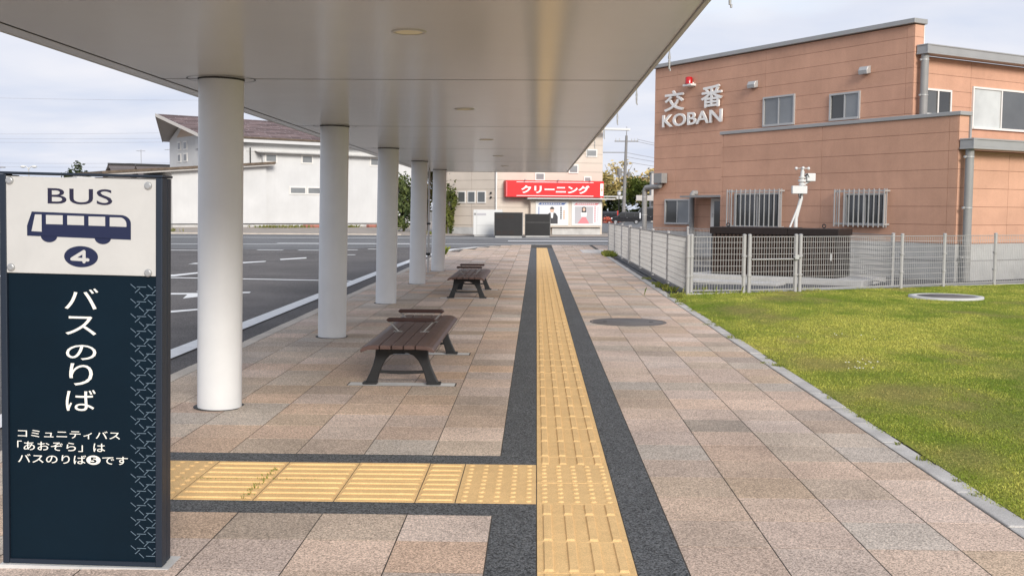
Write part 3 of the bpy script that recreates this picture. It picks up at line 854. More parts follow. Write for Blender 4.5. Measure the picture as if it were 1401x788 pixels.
# ================================================================== BUS STOP SIGN
sg = thing('bus_stop_sign', 'tall navy bus stop sign board with white BUS plate numbered 4', 'bus stop sign', (-1.82, 4.17, 0))
sg.rotation_euler = (0, 0.019, R(0.6))
UM = 0.002856                     # artwork drawing unit in metres
def A(x): return (x - 113.75) * UM
def B(y): return 1.575 - (y - 240) * UM
W2 = 0.322
mb = MB(); mb.box((-W2 + 0.028, 0.012, 0.02), (W2 - 0.028, 0.10, 1.56)); obj('panel', mb, M['navy'], sg)
for s in (-1, 1):
    mb = MB(); mb.box((s * W2, 0.0, 0.012), (s * (W2 - 0.026), 0.060, 1.573)); o = obj('side_post', mb, M['navyframe'], sg, bevel=0.003)
    mb = MB(); mb.box((s * (W2 - 0.004), 0.072, 0.012), (s * (W2 - 0.026), 0.118, 1.571)); obj('side_post', mb, M['navyframe'], sg, bevel=0.003)
    mb = MB(); mb.box((s * (W2 - 0.010), 0.0605, 0.012), (s * (W2 - 0.024), 0.0715, 1.565)); obj('post_groove', mb, M['groove'], sg)
mb = MB(); mb.box((-W2 - 0.002, -0.004, 1.574), (W2 + 0.002, 0.120, 1.583)); obj('top_cap', mb, M['navyframe'], sg, bevel=0.002)
mb = MB(); mb.box((-W2 + 0.027, 0.004, 0.012), (W2 - 0.027, 0.02, 0.03)); obj('bottom_rail', mb, M['navyframe'], sg)
mb = MB(); mb.box((-W2 - 0.01, -0.012, -0.01), (W2 + 0.03, 0.150, 0.010)); obj('footing', mb, M['concrete'], sg)
PY = 0.0035
mb = MB(); mb.box((A(7.5), PY, B(376.5)), (A(217), 0.0125, B(243.5))); pl = obj('white_plate', mb, M['plate'], sg, bevel=0.0015)
for x, y in ((15, 249.5), (206.5, 252), (16, 369), (206.5, 372)):
    mb = MB(); mb.cyl((A(x), PY + 0.001, B(y)), (A(x), PY - 0.006, B(y)), 0.0165, 0.014, n=20)
    mb.cyl((A(x), PY - 0.006, B(y)), (A(x), PY - 0.008, B(y)), 0.013, 0.010, n=20); obj('screw', mb, M['steel'], pl)
lettering('BUS', A(67.5), A(157), B(280), B(258.3), PY, M['inkprint'], pl, weight=0.004, depth=0.0008)
def flat(name, polys, y, material, parent):
    """flat print: list of outlines on the sign face."""
    mb = MB()
    for poly in polys:
        mb.add([(A(x), y, B(z)) for x, z in poly], [tuple(range(len(poly)))])
    return obj(name, mb, material, parent, recalc=False)
def zz(x, y): return (x / 5.254, 235 + y / 5.254)
def arc(cx, cy, rx, ry, a0, a1, n=14):
    return [(cx + rx * math.cos(R(a0 + (a1 - a0) * i / n)), cy + ry * math.sin(R(a0 + (a1 - a0) * i / n))) for i in range(n + 1)]
body = [zz(203, 472), zz(203, 398), zz(238, 296)] + [zz(*p) for p in [(885, 305)]] + [zz(*p) for p in arc(885, 365, 75, 60, -90, 0, 8)] + [zz(960, 483)]
flat('bus_emblem', [body, [zz(*p) for p in arc(363, 470, 60, 46, 0, 180)], [zz(*p) for p in arc(755, 474, 60, 46, 0, 180)]], PY - 0.0006, M['navyprint'], pl)
flat('bus_emblem_window', [[zz(262, 316), zz(310, 316), zz(310, 440), zz(236, 438)], [zz(342, 318), zz(464, 318), zz(464, 384), zz(342, 384)],
     [zz(497, 319), zz(619, 320), zz(619, 386), zz(497, 385)], [zz(652, 321), zz(773, 321), zz(773, 388), zz(652, 387)],
     [zz(806, 323)] + [zz(*p) for p in arc(880, 372, 48, 49, -90, 0, 8)] + [zz(928, 390), zz(806, 389)]], PY - 0.0012, M['plate'], pl)
flat('number_disc', [[zz(*p) for p in arc(596, 614, 124, 77, 0, 360, 40)[:-1]]], PY - 0.0006, M['navyprint'], pl)
def stroke(pts, w):
    """round stroked line as flat polygons."""
    out = []
    for (x0, y0), (x1, y1) in zip(pts[:-1], pts[1:]):
        L_ = math.hypot(x1 - x0, y1 - y0); nx_, ny_ = -(y1 - y0) / L_ * w / 2, (x1 - x0) / L_ * w / 2
        out.append([(x0 + nx_, y0 + ny_), (x1 + nx_, y1 + ny_), (x1 - nx_, y1 - ny_), (x0 - nx_, y0 - ny_)])
    for (x, y) in pts:
        out.append(arc(x, y, w / 2, w / 2, 0, 360, 12)[:-1])
    return out
four = stroke([(618, 650), (618, 576), (530, 632), (646, 636)], 24)
mbf = MB()
for i, poly in enumerate(four):
    mbf.add([(A(zz(*p)[0]), PY - 0.0012 - 0.00004 * i, B(zz(*p)[1])) for p in poly], [tuple(range(len(poly)))])
obj('number_four', mbf, M['plate'], pl, recalc=False)
PN = 0.0119
for ch, x0, x1, y0, y1 in (('バ', 89, 136, 396, 425), ('ス', 90, 133, 435, 461), ('の', 90.5, 133, 475, 496), ('り', 95, 128, 501, 532), ('ば', 90, 132, 538, 568)):
    lettering(ch, A(x0), A(x1), B(y1), B(y0), PN, M['cream'], sg, weight=0.0, depth=0.0008)
lettering('コミュニティバス', A(22), A(166), B(607.5), B(596), PN, M['cream'], sg, weight=0.002, depth=0.0006)
lettering('「あおぞら」は', A(21), A(145), B(626), B(612.5), PN, M['cream'], sg, weight=0.002, depth=0.0006)
lettering('バスのりば', A(22), A(118), B(643.5), B(631), PN, M['cream'], sg, weight=0.002, depth=0.0006)
lettering('です', A(141), A(177), B(643), B(631.5), PN, M['cream'], sg, weight=0.002, depth=0.0006)
flat('number_disc', [arc(128.5, 637.3, 10, 6.6, 0, 360, 28)[:-1]], PN - 0.0006, M['cream'], sg)
lettering('5', A(124), A(133), B(641.4), B(633.2), PN - 0.0007, M['navy'], sg, weight=0.03, depth=0.0005)
segs = []
for k in range(20):
    o_ = k * 20.55
    for (x0, y0, x1, y1) in ((180, 36, 212, 62), (218, 52, 275, 52), (207, 88, 237, 60), (232, 84, 262, 112), (262, 132, 292, 100), (275, 100, 332, 100), (285, 40, 315, 66), (312, 92, 342, 60), (322, 52, 348, 52), (335, 86, 348, 98)):
        ax, ay, bx, by = 140 + x0 / 4.38, 380 + y0 / 4.38 + o_, 140 + x1 / 4.38, 380 + y1 / 4.38 + o_
        if max(ay, by) > 779: continue
        L_ = math.hypot(bx - ax, by - ay); nx_, ny_ = -(by - ay) / L_ * 0.46, (bx - ax) / L_ * 0.46
        segs.append([(ax + nx_, ay + ny_), (bx + nx_, by + ny_), (bx - nx_, by - ny_), (ax - nx_, ay - ny_)])
flat('lattice_pattern', segs, PN - 0.0008, M['pattern'], sg)

# ================================================================== BENCHES
def make_bench():
    b = thing('bench', 'nearer backless bench with dark brown slats and black iron legs', 'bench', (-1.105, 9.70, 0), group='benches under the shelter')
    y0, y1 = -1.25, 1.25
    T = 0.362
    def slat_section(sec):
        mb = MB(); mb.prism([(x, y0, z) for x, z in sec], (0, y1 - y0, 0)); return mb
    for x in (-0.096, 0.0, 0.096):
        obj('slat', slat_section([(x - 0.0435, T - 0.032), (x + 0.0435, T - 0.032), (x + 0.0435, T), (x - 0.0435, T)]), M['wood'], b, bevel=0.004)
    for s in (-1, 1):
        top = [(0.148, T), (0.215, T), (0.250, T - 0.006), (0.278, T - 0.018), (0.300, T - 0.040)]
        bot = [(0.292, T - 0.058), (0.262, T - 0.046), (0.235, T - 0.036), (0.148, T - 0.032)]
        obj('slat', slat_section([(s * x, z) for x, z in top + bot]), M['wood'], b, bevel=0.004)
    Aout = [(-.313, 0), (-.290, .045), (-.262, .105), (-.238, .165), (-.220, .235), (-.215, .300), (-.10, .300), (0, .300)]
    Bin = [(-.214, 0), (-.203, .030), (-.185, .095), (-.165, .150), (-.135, .205), (-.098, .243), (-.050, .266), (0, .272)]
    for yy in (-0.94, 0.95):
        fr = MB()
        full_a = Aout + [(-x, z) for x, z in Aout[::-1][1:]]; full_b = Bin + [(-x, z) for x, z in Bin[::-1][1:]]
        fr.strip([(x, yy - 0.028, z) for x, z in full_a], [(x, yy - 0.028, z) for x, z in full_b], (0, 0.056, 0))
        o = obj('leg_frame', fr, M['iron'], b, bevel=0.006)
        cb = MB(); ca = [(-0.19, 0.118), (-0.10, 0.112), (0, 0.110), (0.10, 0.112), (0.19, 0.118)]
        cb.strip([(x, yy - 0.018, z) for x, z in ca], [(x, yy - 0.018, z - 0.022) for x, z in ca], (0, 0.036, 0)); obj('stretcher', cb, M['iron'], o, bevel=0.004)
        for s in (-1, 1):
            ft_ = MB(); ft_.box((s * 0.325, yy - 0.045, 0.002), (s * 0.205, yy + 0.045, 0.022)); obj('foot', ft_, M['iron'], o, bevel=0.006)
        fb = MB(); fb.box((-0.24, yy - 0.03, 0.3005), (0.24, yy + 0.03, 0.3285)); obj('seat_rail', fb, M['iron'], o, bevel=0.003)
        sl = MB(); sl.box((-0.44, yy - 0.075, -0.02), (0.44, yy + 0.075, 0.0018)); f0 = obj('footing', sl, M['footing'], b)
        sl = MB(); sl.box((-0.452, yy - 0.086, -0.02), (0.452, yy + 0.086, 0.0010)); obj('footing_joint', sl, M['joint'], f0)
    for yy in (-0.27, 0.55):
        ar = MB(); ar.prism([(-0.225, yy - 0.03, 0.467), (-0.205, yy - 0.03, 0.452), (0.205, yy - 0.03, 0.452), (0.225, yy - 0.03, 0.467), (0.205, yy - 0.03, 0.486), (-0.205, yy - 0.03, 0.486)], (0, 0.06, 0))
        a_ = obj('armrest', ar, M['armwood'], b, bevel=0.007)
        for s in (-1, 1):
            br = MB()
            br.prism([(s * 0.205, yy - 0.012, 0.452), (s * 0.190, yy - 0.012, 0.452), (s * 0.105, yy - 0.012, 0.366), (s * 0.120, yy - 0.012, 0.366)], (0, 0.024, 0))
            br.box((s * 0.08, yy - 0.025, 0.3625), (s * 0.16, yy + 0.025, 0.3665)); obj('arm_bracket', br, M['pipe'], a_)
    return b
b1 = make_bench()
b2 = copy_tree(b1); b2.location = (-1.13, 18.35, 0)
b2['label'] = 'farther backless bench with dark brown slats and black iron legs'

# ================================================================== FENCE
FH = 1.03
def make_post(parent, x, y, h=FH, r=0.034, cap=True):
    mb = MB(); mb.cyl((x, y, -0.05), (x, y, h), r, n=14)
    o = obj('post', mb, M['fence'], parent)
    mb = MB(); mb.ball((x, y, h), r * 1.12, 6, 14, (1, 1, 0.55)); obj('post_cap', mb, M['fence'], o)
    for z in (0.32, 0.66):
        mb = MB(); mb.cyl((x, y, z - 0.016), (x, y, z + 0.016), r * 1.35, n=14); obj('bracket', mb, M['fence'], o)
    return o
def mesh_panel(parent, p, q, z0=0.06, z1=1.0, pitch=0.05, wr=0.0041, name='mesh_panel'):
    p = Vector((p[0], p[1], 0)); q = Vector((q[0], q[1], 0)); L_ = (q - p).length; d = (q - p).normalized(); nrm = Vector((-d.y, d.x, 0))
    mb = MB()
    def bar(a, b, r, n=4):
        mb.cyl(a, b, r, n=n, caps=False, smooth=False)
    n = max(2, int(L_ / pitch))
    for i in range(n + 1):
        a = p + d * (L_ * i / n)
        bar(a + Vector((0, 0, z0)), a + Vector((0, 0, z1)), wr)
    off = nrm * 0.006
    zs = list(np.arange(z0 + 0.01, z1, 0.104)) + [z1 - 0.006]
    for z in zs:
        bar(p + off + Vector((0, 0, z)), q + off + Vector((0, 0, z)), wr * 1.15)
    # rolled top and bottom edge
    for z in (z1, z0): 
        for k in (0.012, -0.012):
            bar(p + nrm * k + Vector((0, 0, z)), q + nrm * k + Vector((0, 0, z)), wr * 1.6)
    return obj(name, mb, M['fence'], parent, recalc=False)
def fence_run(f, pts, double=()):
    for i, p in enumerate(pts): make_post(f, *p)
    for p, q in zip(pts[:-1], pts[1:]):
        d = (Vector(q) - Vector(p)).normalized()
        mesh_panel(f, Vector(p) + d * 0.035, Vector(q) - d * 0.035)
f1 = thing('mesh_fence', 'pale grey mesh fence running along the path edge away from the lawn corner', 'fence', (2.6, 18.5, 0))
f2 = thing('mesh_fence', 'pale grey mesh fence facing the lawn right of the gate', 'fence', (4.8, 19.3, 0))
f3 = thing('mesh_fence', 'pale grey mesh fence behind the brown cabinet beside the terracotta wall', 'fence', (3.0, 29, 0))
f4 = thing('mesh_fence', 'short pale grey mesh fence between the path corner and the gate', 'fence', (2.7, 18.55, 0))
gt = thing('mesh_gate', 'pale grey mesh gate with a latch in front of the brown cabinet', 'gate', (3.7, 18.9, 0))
def rel(o):
    """put children built in world coordinates back under a thing whose base is elsewhere."""
    off = o.location.copy()
    for c in kids(o):
        c.location = c.location - off
lf = [(2.63 - 0.012 * k, 18.52 + 2.7 * k) for k in range(8)]
fence_run(f1, lf)
fence_run(f4, [(2.70, 18.60), (3.66, 18.86)])
gp = [(3.76, 18.90), (4.66, 19.25)]
mbp = [make_post(gt, *gp[0]), make_post(gt, *gp[1])]
mesh_panel(gt, (3.80, 18.915), (4.62, 19.235))
mb = MB(); mb.cyl((3.80, 18.90, 0.60), (4.64, 19.225, 0.60), 0.014, n=10); obj('gate_bar', mb, M['fence'], gt)
mb = MB(); mb.cyl((4.60, 19.16, 0.64), (4.76, 19.22, 0.64), 0.012, n=8); mb.box((4.63, 19.16, 0.60), (4.70, 19.2, 0.68)); obj('latch', mb, M['steel'], gt)
fr = [(4.75, 19.29), (6.93, 20.38), (7.93, 20.92), (9.2, 21.6), (11.4, 22.7), (13.6, 23.8), (15.8, 24.9), (18.0, 26.0)]
fence_run(f2, fr)
bk = [(2.55, 29.3), (3.9, 27.6), (5.25, 25.9), (6.6, 24.2), (6.93, 20.9)]
fence_run(f3, bk)
for f in (f1, f2, f3, f4, gt): rel(f)
# concrete footing strip under the front fence
g = MB(); g.prism([(2.6, 18.42, -0.05), (18, 25.86, -0.05), (18, 26.1, -0.05), (2.6, 18.66, -0.05)], (0, 0, 0.07)); tag(obj('fence_kerb', g, M['concrete_base']), kind='structure')
g = MB(); g.prism([(2.52, 18.6, -0.03), (2.72, 18.6, -0.03), (2.62, 37.6, -0.03), (2.42, 37.6, -0.03)], (0, 0, 0.04)); tag(obj('fence_kerb', g, M['yard']), kind='structure')

# ================================================================== CABINET, SLAB, MAST
A0, A1 = Vector((3.77, 23.1, 0)), Vector((6.07, 21.7, 0))
ang = math.atan2(A1.y - A0.y, A1.x - A0.x); CL = (A1 - A0).length
slab = thing('concrete_slab', 'white concrete slab under the brown louvred cabinet', 'concrete slab', A0, ang)
mb = MB(); mb.box((-0.45, -0.38, -0.02), (CL + 0.62, 1.5, 0.10)); obj('slab_block', mb, M['concrete'], slab, bevel=0.01)
mb = MB(); mb.box((-0.3, -1.3, -0.02), (1.9, -0.75, 0.035)); obj('front_step', mb, M['concrete'], slab, bevel=0.01)
cb = thing('louvred_cabinet', 'dark brown louvred equipment cabinet behind the mesh gate', 'cabinet', (A0.x, A0.y, 0.10), ang)
mb = MB(); mb.box((0, 0.03, 0), (CL, 1.0, 0.86)); obj('body', mb, M['browndark'], cb)
mb = MB(); mb.box((-0.03, -0.02, 0.865), (1.66, 1.03, 1.01)); obj('top_panel', mb, M['browndark'], cb, bevel=0.006)
mb = MB(); mb.box((1.67, -0.02, 0.865), (CL + 0.03, 1.03, 1.0)); obj('top_panel', mb, M['browndark'], cb, bevel=0.006)
nl = 30
for i in range(nl):
    x = 0.03 + (CL - 0.06) * (i + 0.5) / nl
    mb = MB(); mb.box((x - 0.026, -0.012, 0.03), (x + 0.026, 0.026, 0.855)); obj('slat', mb, M['brownpanel'], cb)
mb = MB(); mb.box((2.58, -0.03, 0.36), (2.60, -0.012, 0.50)); obj('handle', mb, M['devwhite'], cb)
for x in (0.28, 2.35):
    mb = MB()
    for k in range(16):
        a, b_ = 2 * PI * k / 16, 2 * PI * (k + 1) / 16
        mb.cyl((x + 0.035 * math.cos(a), 0.25, 1.055 + 0.035 * math.sin(a)), (x + 0.035 * math.cos(b_), 0.25, 1.055 + 0.035 * math.sin(b_)), 0.012, n=6)
    obj('lifting_eye', mb, M['iron'], cb)
ms = thing('weather_mast', 'white weather instrument mast rising behind the brown cabinet', 'weather mast', (5.63, 23.35, 0.0))
mb = MB(); mb.tube([(0, 0, 0), (0, 0, 1.3), (0.10, 0, 1.72), (0.12, 0, 2.32)], 0.042, 12); obj('pole', mb, M['devwhite'], ms)
mb = MB(); mb.tube([(-0.16, -0.05, 1.02), (-0.13, -0.05, 1.12), (0.05, -0.02, 1.58)], 0.022, 8); obj('brace', mb, M['devwhite'], ms)
mb = MB(); mb.box((-0.12, -0.14, 1.83), (0.20, -0.02, 2.0)); obj('junction_box', mb, M['devwhite'], ms, bevel=0.01)
mb = MB(); mb.box((0.20, -0.10, 2.10), (0.38, 0.10, 2.27)); mb.cyl((0.10, -0.02, 2.0), (0.30, 0.0, 2.12), 0.025, n=8); obj('sensor_box', mb, M['devwhite'], ms, bevel=0.012)
mb = MB(); mb.cyl((0.12, 0, 2.02), (0.12, 0, 2.06), 0.075, n=14); mb.cyl((0.12, 0, 2.09), (0.12, 0, 2.14), 0.09, n=14); mb.cyl((0.12, 0, 2.17), (0.12, 0, 2.20), 0.075, n=14); obj('shield', mb, M['devwhite'], ms)
mb = MB(); mb.cyl((0.12, 0, 2.20), (0.12, 0, 2.40), 0.028, n=10)
for k in range(3):
    a = R(20 + 120 * k); mb.cyl((0.12, 0, 2.38), (0.12 + 0.14 * math.cos(a), 0.14 * math.sin(a), 2.38), 0.008, n=6); mb.ball((0.12 + 0.15 * math.cos(a), 0.15 * math.sin(a), 2.38), 0.034, 6, 10)
obj('anemometer', mb, M['devwhite'], ms)
mb = MB(); mb.tube([(0.02, -0.08, 1.83), (0.03, -0.1, 1.76), (0.08, -0.06, 1.74), (0.09, -0.04, 1.82)], 0.008, 6); obj('cable', mb, M['black'], ms)
mb = MB(); mb.tube([(0.16, -0.06, 2.2), (0.2, -0.1, 2.26), (0.24, -0.1, 2.18)], 0.01, 6); obj('cable', mb, M['black'], ms)

# ================================================================== KOBAN
KR = math.atan2(0.529, 0.849)
kb = thing('police_box', 'terracotta panelled two storey police box lettered KOBAN', 'police box', (8.92, 22.95, 0), KR)
# local axes: x along the right facade, y along the long left wall; west walls face -x, south walls face -y
UX, UY, UH = 2.95, 3.6, 6.2
LY, LH = 7.42, 3.50
def kpart(name, mb, material, parent=kb, **k): return obj(name, mb, material, parent, **k)
wl = MB(); wl.box((0.012, 0.012, 0.0), (0.33, LY, LH - 0.01)); lower_w = kpart('wall', wl, M['kobanjoint'])
wl = MB(); wl.box((0.34, 0.012, 0.0), (14.0, UY - 0.01, 2.78)); lower_s = kpart('wall', wl, M['kobanjoint'])
wl = MB(); wl.box((0.34, UY - 0.008, 0.0), (UX - 0.01, LY - 0.02, 2.9)); kpart('low_roof', wl, M['metalcap'])
wl = MB(); wl.box((UX + 0.012, UY + 0.012, 0.0), (UX + 0.33, 14.1, UH - 0.01)); upper_w = kpart('wall', wl, M['kobanjoint'])
wl = MB(); wl.box((UX + 0.34, UY + 0.012, 0.0), (14.0, 14.05, 5.42)); upper_s = kpart('wall', wl, M['kobanjoint'])
# panels
KC = (0.59, 0.338, 0.232)
def kcol():
    k = random.uniform(0.97, 1.03); return (KC[0] * k, KC[1] * k, KC[2] * k, 1)
def west_panels(parent, x, ys, zs):
    for a, b_ in zip(ys[:-1], ys[1:]):
        for c, d in zip(zs[:-1], zs[1:]):
            mb = MB(); mb.box((x, a + 0.004, c + 0.004), (x + 0.018, b_ - 0.004, d - 0.004)); o = obj('wall_panel', mb, M['koban'], parent); o.color = kcol()
def south_panels(parent, y, xs, zs):
    for a, b_ in zip(xs[:-1], xs[1:]):
        for c, d in zip(zs[:-1], zs[1:]):
            mb = MB(); mb.box((a + 0.004, y, c + 0.004), (b_ - 0.004, y + 0.018, d - 0.004)); o = obj('wall_panel', mb, M['koban'], parent); o.color = kcol()
zl = [0.79] + [0.395 * k for k in range(3, 9)] + [LH]
west_panels(lower_w, 0.0, [0.02, 0.24, 3.82, 7.34, LY], zl)
south_panels(lower_w, 0.0, [0.0, 0.34], zl)
south_panels(lower_s, -0.004, [0.34, 1.73, 4.2, 6.8, 9.4, 12.0, 14.0], [0.79] + [0.393 * k for k in range(3, 7)] + [2.76])
zu = [0.79] + [0.385 * k + 0.10 for k in range(3, 16)] + [UH - 0.02]
west_panels(upper_w, UX, [UY + 0.02, UY + 0.24, 8.87, 12.94, 14.1], zu)
south_panels(upper_w, UY, [UX, UX + 0.34], [z for z in zu if z > 2.6])
south_panels(upper_s, UY - 0.004, [UX + 0.34, 5.2, 8.6, 12.0, 14.0], [2.9, 3.43, 3.82, 4.21, 4.60, 4.99, 5.40])
# concrete base
mb = MB(); mb.box((-0.03, -0.03, -0.05), (14.0, LY, 0.775)); base_o = kpart('base_wall', mb, M['concrete_base'])
mb = MB(); mb.box((UX - 0.03, LY + 0.01, -0.05), (14.0, 14.1, 0.775)); kpart('base_wall', mb, M['concrete_base'])
mb = MB(); mb.box((-0.036, 0.0, 0.40), (-0.031, LY - 0.02, 0.425)); mb.box((0.0, -0.036, 0.40), (13.9, -0.031, 0.425)); kpart('base_strip', mb, M['pipe'], base_o)  # thin dark strip along both visible faces of the base
# caps and gutters
mb = MB(); mb.box((-0.035, -0.05, LH), (0.37, LY + 0.04, LH + 0.085)); kpart('parapet_cap', mb, M['metalcap'], bevel=0.01)
mb = MB(); mb.box((0.31, -0.04, 2.96), (0.36, 0.0, LH - 0.005)); kpart('corner_trim', mb, M['metalcap'])
mb = MB(); mb.box((UX - 0.10, UY - 0.06, UH), (UX + 0.40, 14.16, UH + 0.125)); kpart('parapet_cap', mb, M['metalcap'], bevel=0.012)
mb = MB(); mb.box((UX + 0.34, UY - 0.002, 5.41), (UX + 0.37, UY + 0.02, UH - 0.005)); kpart('corner_trim', mb, M['sashwhite'])
def gutter(x0, x1, y0, y1, z0, z1):
    mb = MB(); mb.box((x0, y0, z0 + 0.05), (x1, y1, z1 - 0.035)); o = kpart('gutter', mb, M['metalcap'], bevel=0.006)
    mb = MB(); mb.box((x0 - 0.012, y0 - 0.014, z1 - 0.034), (x1, y1, z1)); obj('gutter_lip', mb, M['metalcap'], o, bevel=0.006)
    mb = MB(); mb.box((x0 - 0.012, y0 - 0.014, z0), (x1, y1, z0 + 0.049)); obj('gutter_lip', mb, M['metalcap'], o, bevel=0.006)
    mb = MB(); mb.box((x0 - 0.008, y0 - 0.010, z0 + 0.05), (x0 + 0.10, y0 + 0.02, z1 - 0.035)); obj('gutter_end', mb, M['metalcap'], o)
gutter(0.0, 14.2, -0.36, -0.03, 2.78, 3.005)
gutter(UX + 0.05, 14.2, UY - 0.36, UY - 0.03, 5.42, 5.66)
def downpipe(x, y, z0, z1, r, clamps):
    mb = MB(); mb.cyl((x, y, z0), (x, y, z1), r, n=20); o = kpart('downpipe', mb, M['pipe'])
    for z in clamps:
        mb = MB(); mb.cyl((x, y, z - 0.012), (x, y, z + 0.012), r * 1.08, n=20); mb.box((x - 0.13, y + 0.01, z - 0.022), (x - 0.08, y + 0.05, z + 0.022)); obj('clamp', mb, M['sash'], o)
    return o
downpipe(0.12, -0.19, 0.0, 2.80, 0.088, (2.62, 1.55, 0.5))
downpipe(UX + 0.17, UY - 0.19, 3.4, 5.44, 0.098, (5.28, 4.4))
# sash windows: frame and two panes; the glass sits inside the frame
def win_west(x, y0, y1, z0, z1, panes=('greyglass', 'darkglass'), fr=0.05, sash='sash'):
    mb = MB(); X0, X1 = x - 0.05, x - 0.001
    mb.box((X0, y0, z0), (X1, y0 + fr, z1)); mb.box((X0, y1 - fr, z0), (X1, y1, z1))
    mb.box((X0 + 0.001, y0 + fr, z1 - fr), (X1, y1 - fr, z1)); mb.box((X0 - 0.015, y0 + fr, z0), (X1, y1 - fr, z0 + fr * 1.2))
    w = kpart('window', mb, M[sash])
    ym = (y0 + y1) / 2
    for i, (a, b_) in enumerate(((y0 + fr, ym), (ym, y1 - fr))):
        dxx = 0.012 * i
        mb = MB(); mb.box((x - 0.018 + dxx, a + 0.001, z0 + fr * 1.2), (x - 0.012 + dxx, b_ - 0.001, z1 - fr)); obj('pane', mb, M[panes[i]], w)
    mb = MB(); mb.box((x - 0.034, ym - 0.022, z0 + fr * 1.2), (x - 0.019, ym + 0.022, z1 - fr)); obj('meeting_stile', mb, M[sash], w)
    return w
def win_south(y, x0, x1, z0, z1, panes=('greyglass', 'darkglass'), fr=0.05, sash='sashwhite', mid=None):
    mb = MB(); Y0, Y1 = y - 0.055, y - 0.005
    mb.box((x0, Y0, z0), (x0 + fr, Y1, z1)); mb.box((x1 - fr, Y0, z0), (x1, Y1, z1))
    mb.box((x0 + fr, Y0 + 0.001, z1 - fr), (x1 - fr, Y1, z1)); mb.box((x0 + fr, Y0 - 0.015, z0), (x1 - fr, Y1, z0 + fr * 1.2))
    w = kpart('window', mb, M[sash])
    xm = mid or (x0 + x1) / 2
    for i, (a, b_) in enumerate(((x0 + fr, xm), (xm, x1 - fr))):
        mb = MB(); mb.box((a + 0.001, y - 0.022 - 0.010 * i, z0 + fr * 1.2), (b_ - 0.001, y - 0.016 - 0.010 * i, z1 - fr)); obj('pane', mb, M[panes[i]], w)
    mb = MB(); mb.box((xm - 0.024, y - 0.05, z0 + fr * 1.2), (xm + 0.024, y - 0.034, z1 - fr)); obj('meeting_stile', mb, M[sash], w)
    return w
win_west(UX, 7.65, 8.92, 3.93, 4.80, ('frost', 'frost'))
win_west(UX, 5.28, 6.34, 3.93, 4.67, ('frost', 'darkglass'))
win_west(UX, 12.16, 13.44, 1.0, 1.83, ('frost', 'darkglass'))
win_south(UY, 3.35, 4.40, 3.92, 4.61, ('greyglass', 'darkglass'))
win_south(UY, 5.26, 7.75, 3.66, 4.77, ('blindglass', 'greyglass'), mid=6.48)
win_south(UY, 9.3, 11.6, 3.66, 4.77, ('blindglass', 'greyglass'))
def barred(y0, y1, z0, z1, b0, b1, n):
    w = win_west(0.0, y0, y1, z0 + 0.03, z1 - 0.09, ('darkglass', 'darkglass'))
    X = -0.16
    for z in (z1 - 0.05, z0 + 0.07):
        g_ = MB()
        g_.box((X, b0, z - 0.02), (X + 0.02, b1, z + 0.02)); g_.box((X + 0.02, b0, z - 0.02), (-0.001, b0 + 0.025, z + 0.02)); g_.box((X + 0.02, b1 - 0.025, z - 0.02), (-0.001, b1, z + 0.02))
        o = kpart('window_grille', g_, M['sash'])
    for i in range(n):
        yy = b0 + 0.02 + (b1 - b0 - 0.04) * i / (n - 1)
        mb = MB(); mb.box((X - 0.022, yy - 0.012, z0), (X - 0.001, yy + 0.012, z1)); obj('grille_bar', mb, M['sash'], o)
    for yy in (b0 + 0.02, b1 - 0.02):
        mb = MB(); mb.box((X + 0.06, yy - 0.012, z0), (X + 0.08, yy + 0.012, z1)); obj('grille_bar', mb, M['sash'], o)
barred(5.12, 6.82, 0.98, 2.02, 5.02, 6.98, 12)
barred(1.84, 3.02, 1.10, 1.98, 1.74, 3.24, 11)
# door and awning on the set back wall
mb = MB(); mb.box((UX - 0.05, 10.2, 0.775), (UX - 0.001, 11.12, 1.84)); dr_ = kpart('door', mb, M['sashwhite'])
mb = MB(); mb.box((UX - 0.06, 10.3, 0.9), (UX - 0.051, 10.95, 1.75)); obj('door_panel', mb, M['darkglass'], dr_)
mb = MB(); mb.cyl((UX - 0.09, 11.0, 1.25), (UX - 0.09, 11.0, 1.38), 0.012, n=8); obj('handle', mb, M['steel'], dr_)
mb = MB(); mb.prism([(UX - 0.001, 9.9, 1.89), (UX - 0.001, 11.8, 1.89), (UX - 0.75, 11.8, 1.86), (UX - 0.75, 9.9, 1.86)], (0, 0, 0.06)); kpart('awning', mb, M['pipe'])
# drain pipes with hopper
mb = MB(); mb.box((UX - 0.26, 13.35, 2.36), (UX - 0.02, 13.78, 2.69)); kpart('hopper', mb, M['pipe'], bevel=0.01)
mb = MB(); mb.tube([(UX - 0.14, 13.56, 2.37), (UX - 0.14, 13.60, 2.26), (UX - 0.14, 14.32, 2.22), (UX - 0.14, 14.40, 2.12), (UX - 0.14, 14.40, 0.0)], 0.085, 14); o = kpart('downpipe', mb, M['pipe'])
for z in (1.9, 1.3):
    mb = MB(); mb.cyl((UX - 0.14, 14.40, z - 0.015), (UX - 0.14, 14.40, z + 0.015), 0.094, n=14); obj('clamp', mb, M['sash'], o)
mb = MB(); mb.tube([(UX + 0.0, 11.86, 2.02), (UX - 0.12, 11.88, 2.02), (UX - 0.16, 11.9, 1.95), (UX - 0.16, 11.9, 0.0)], 0.085, 14); kpart('downpipe', mb, M['pipe'])
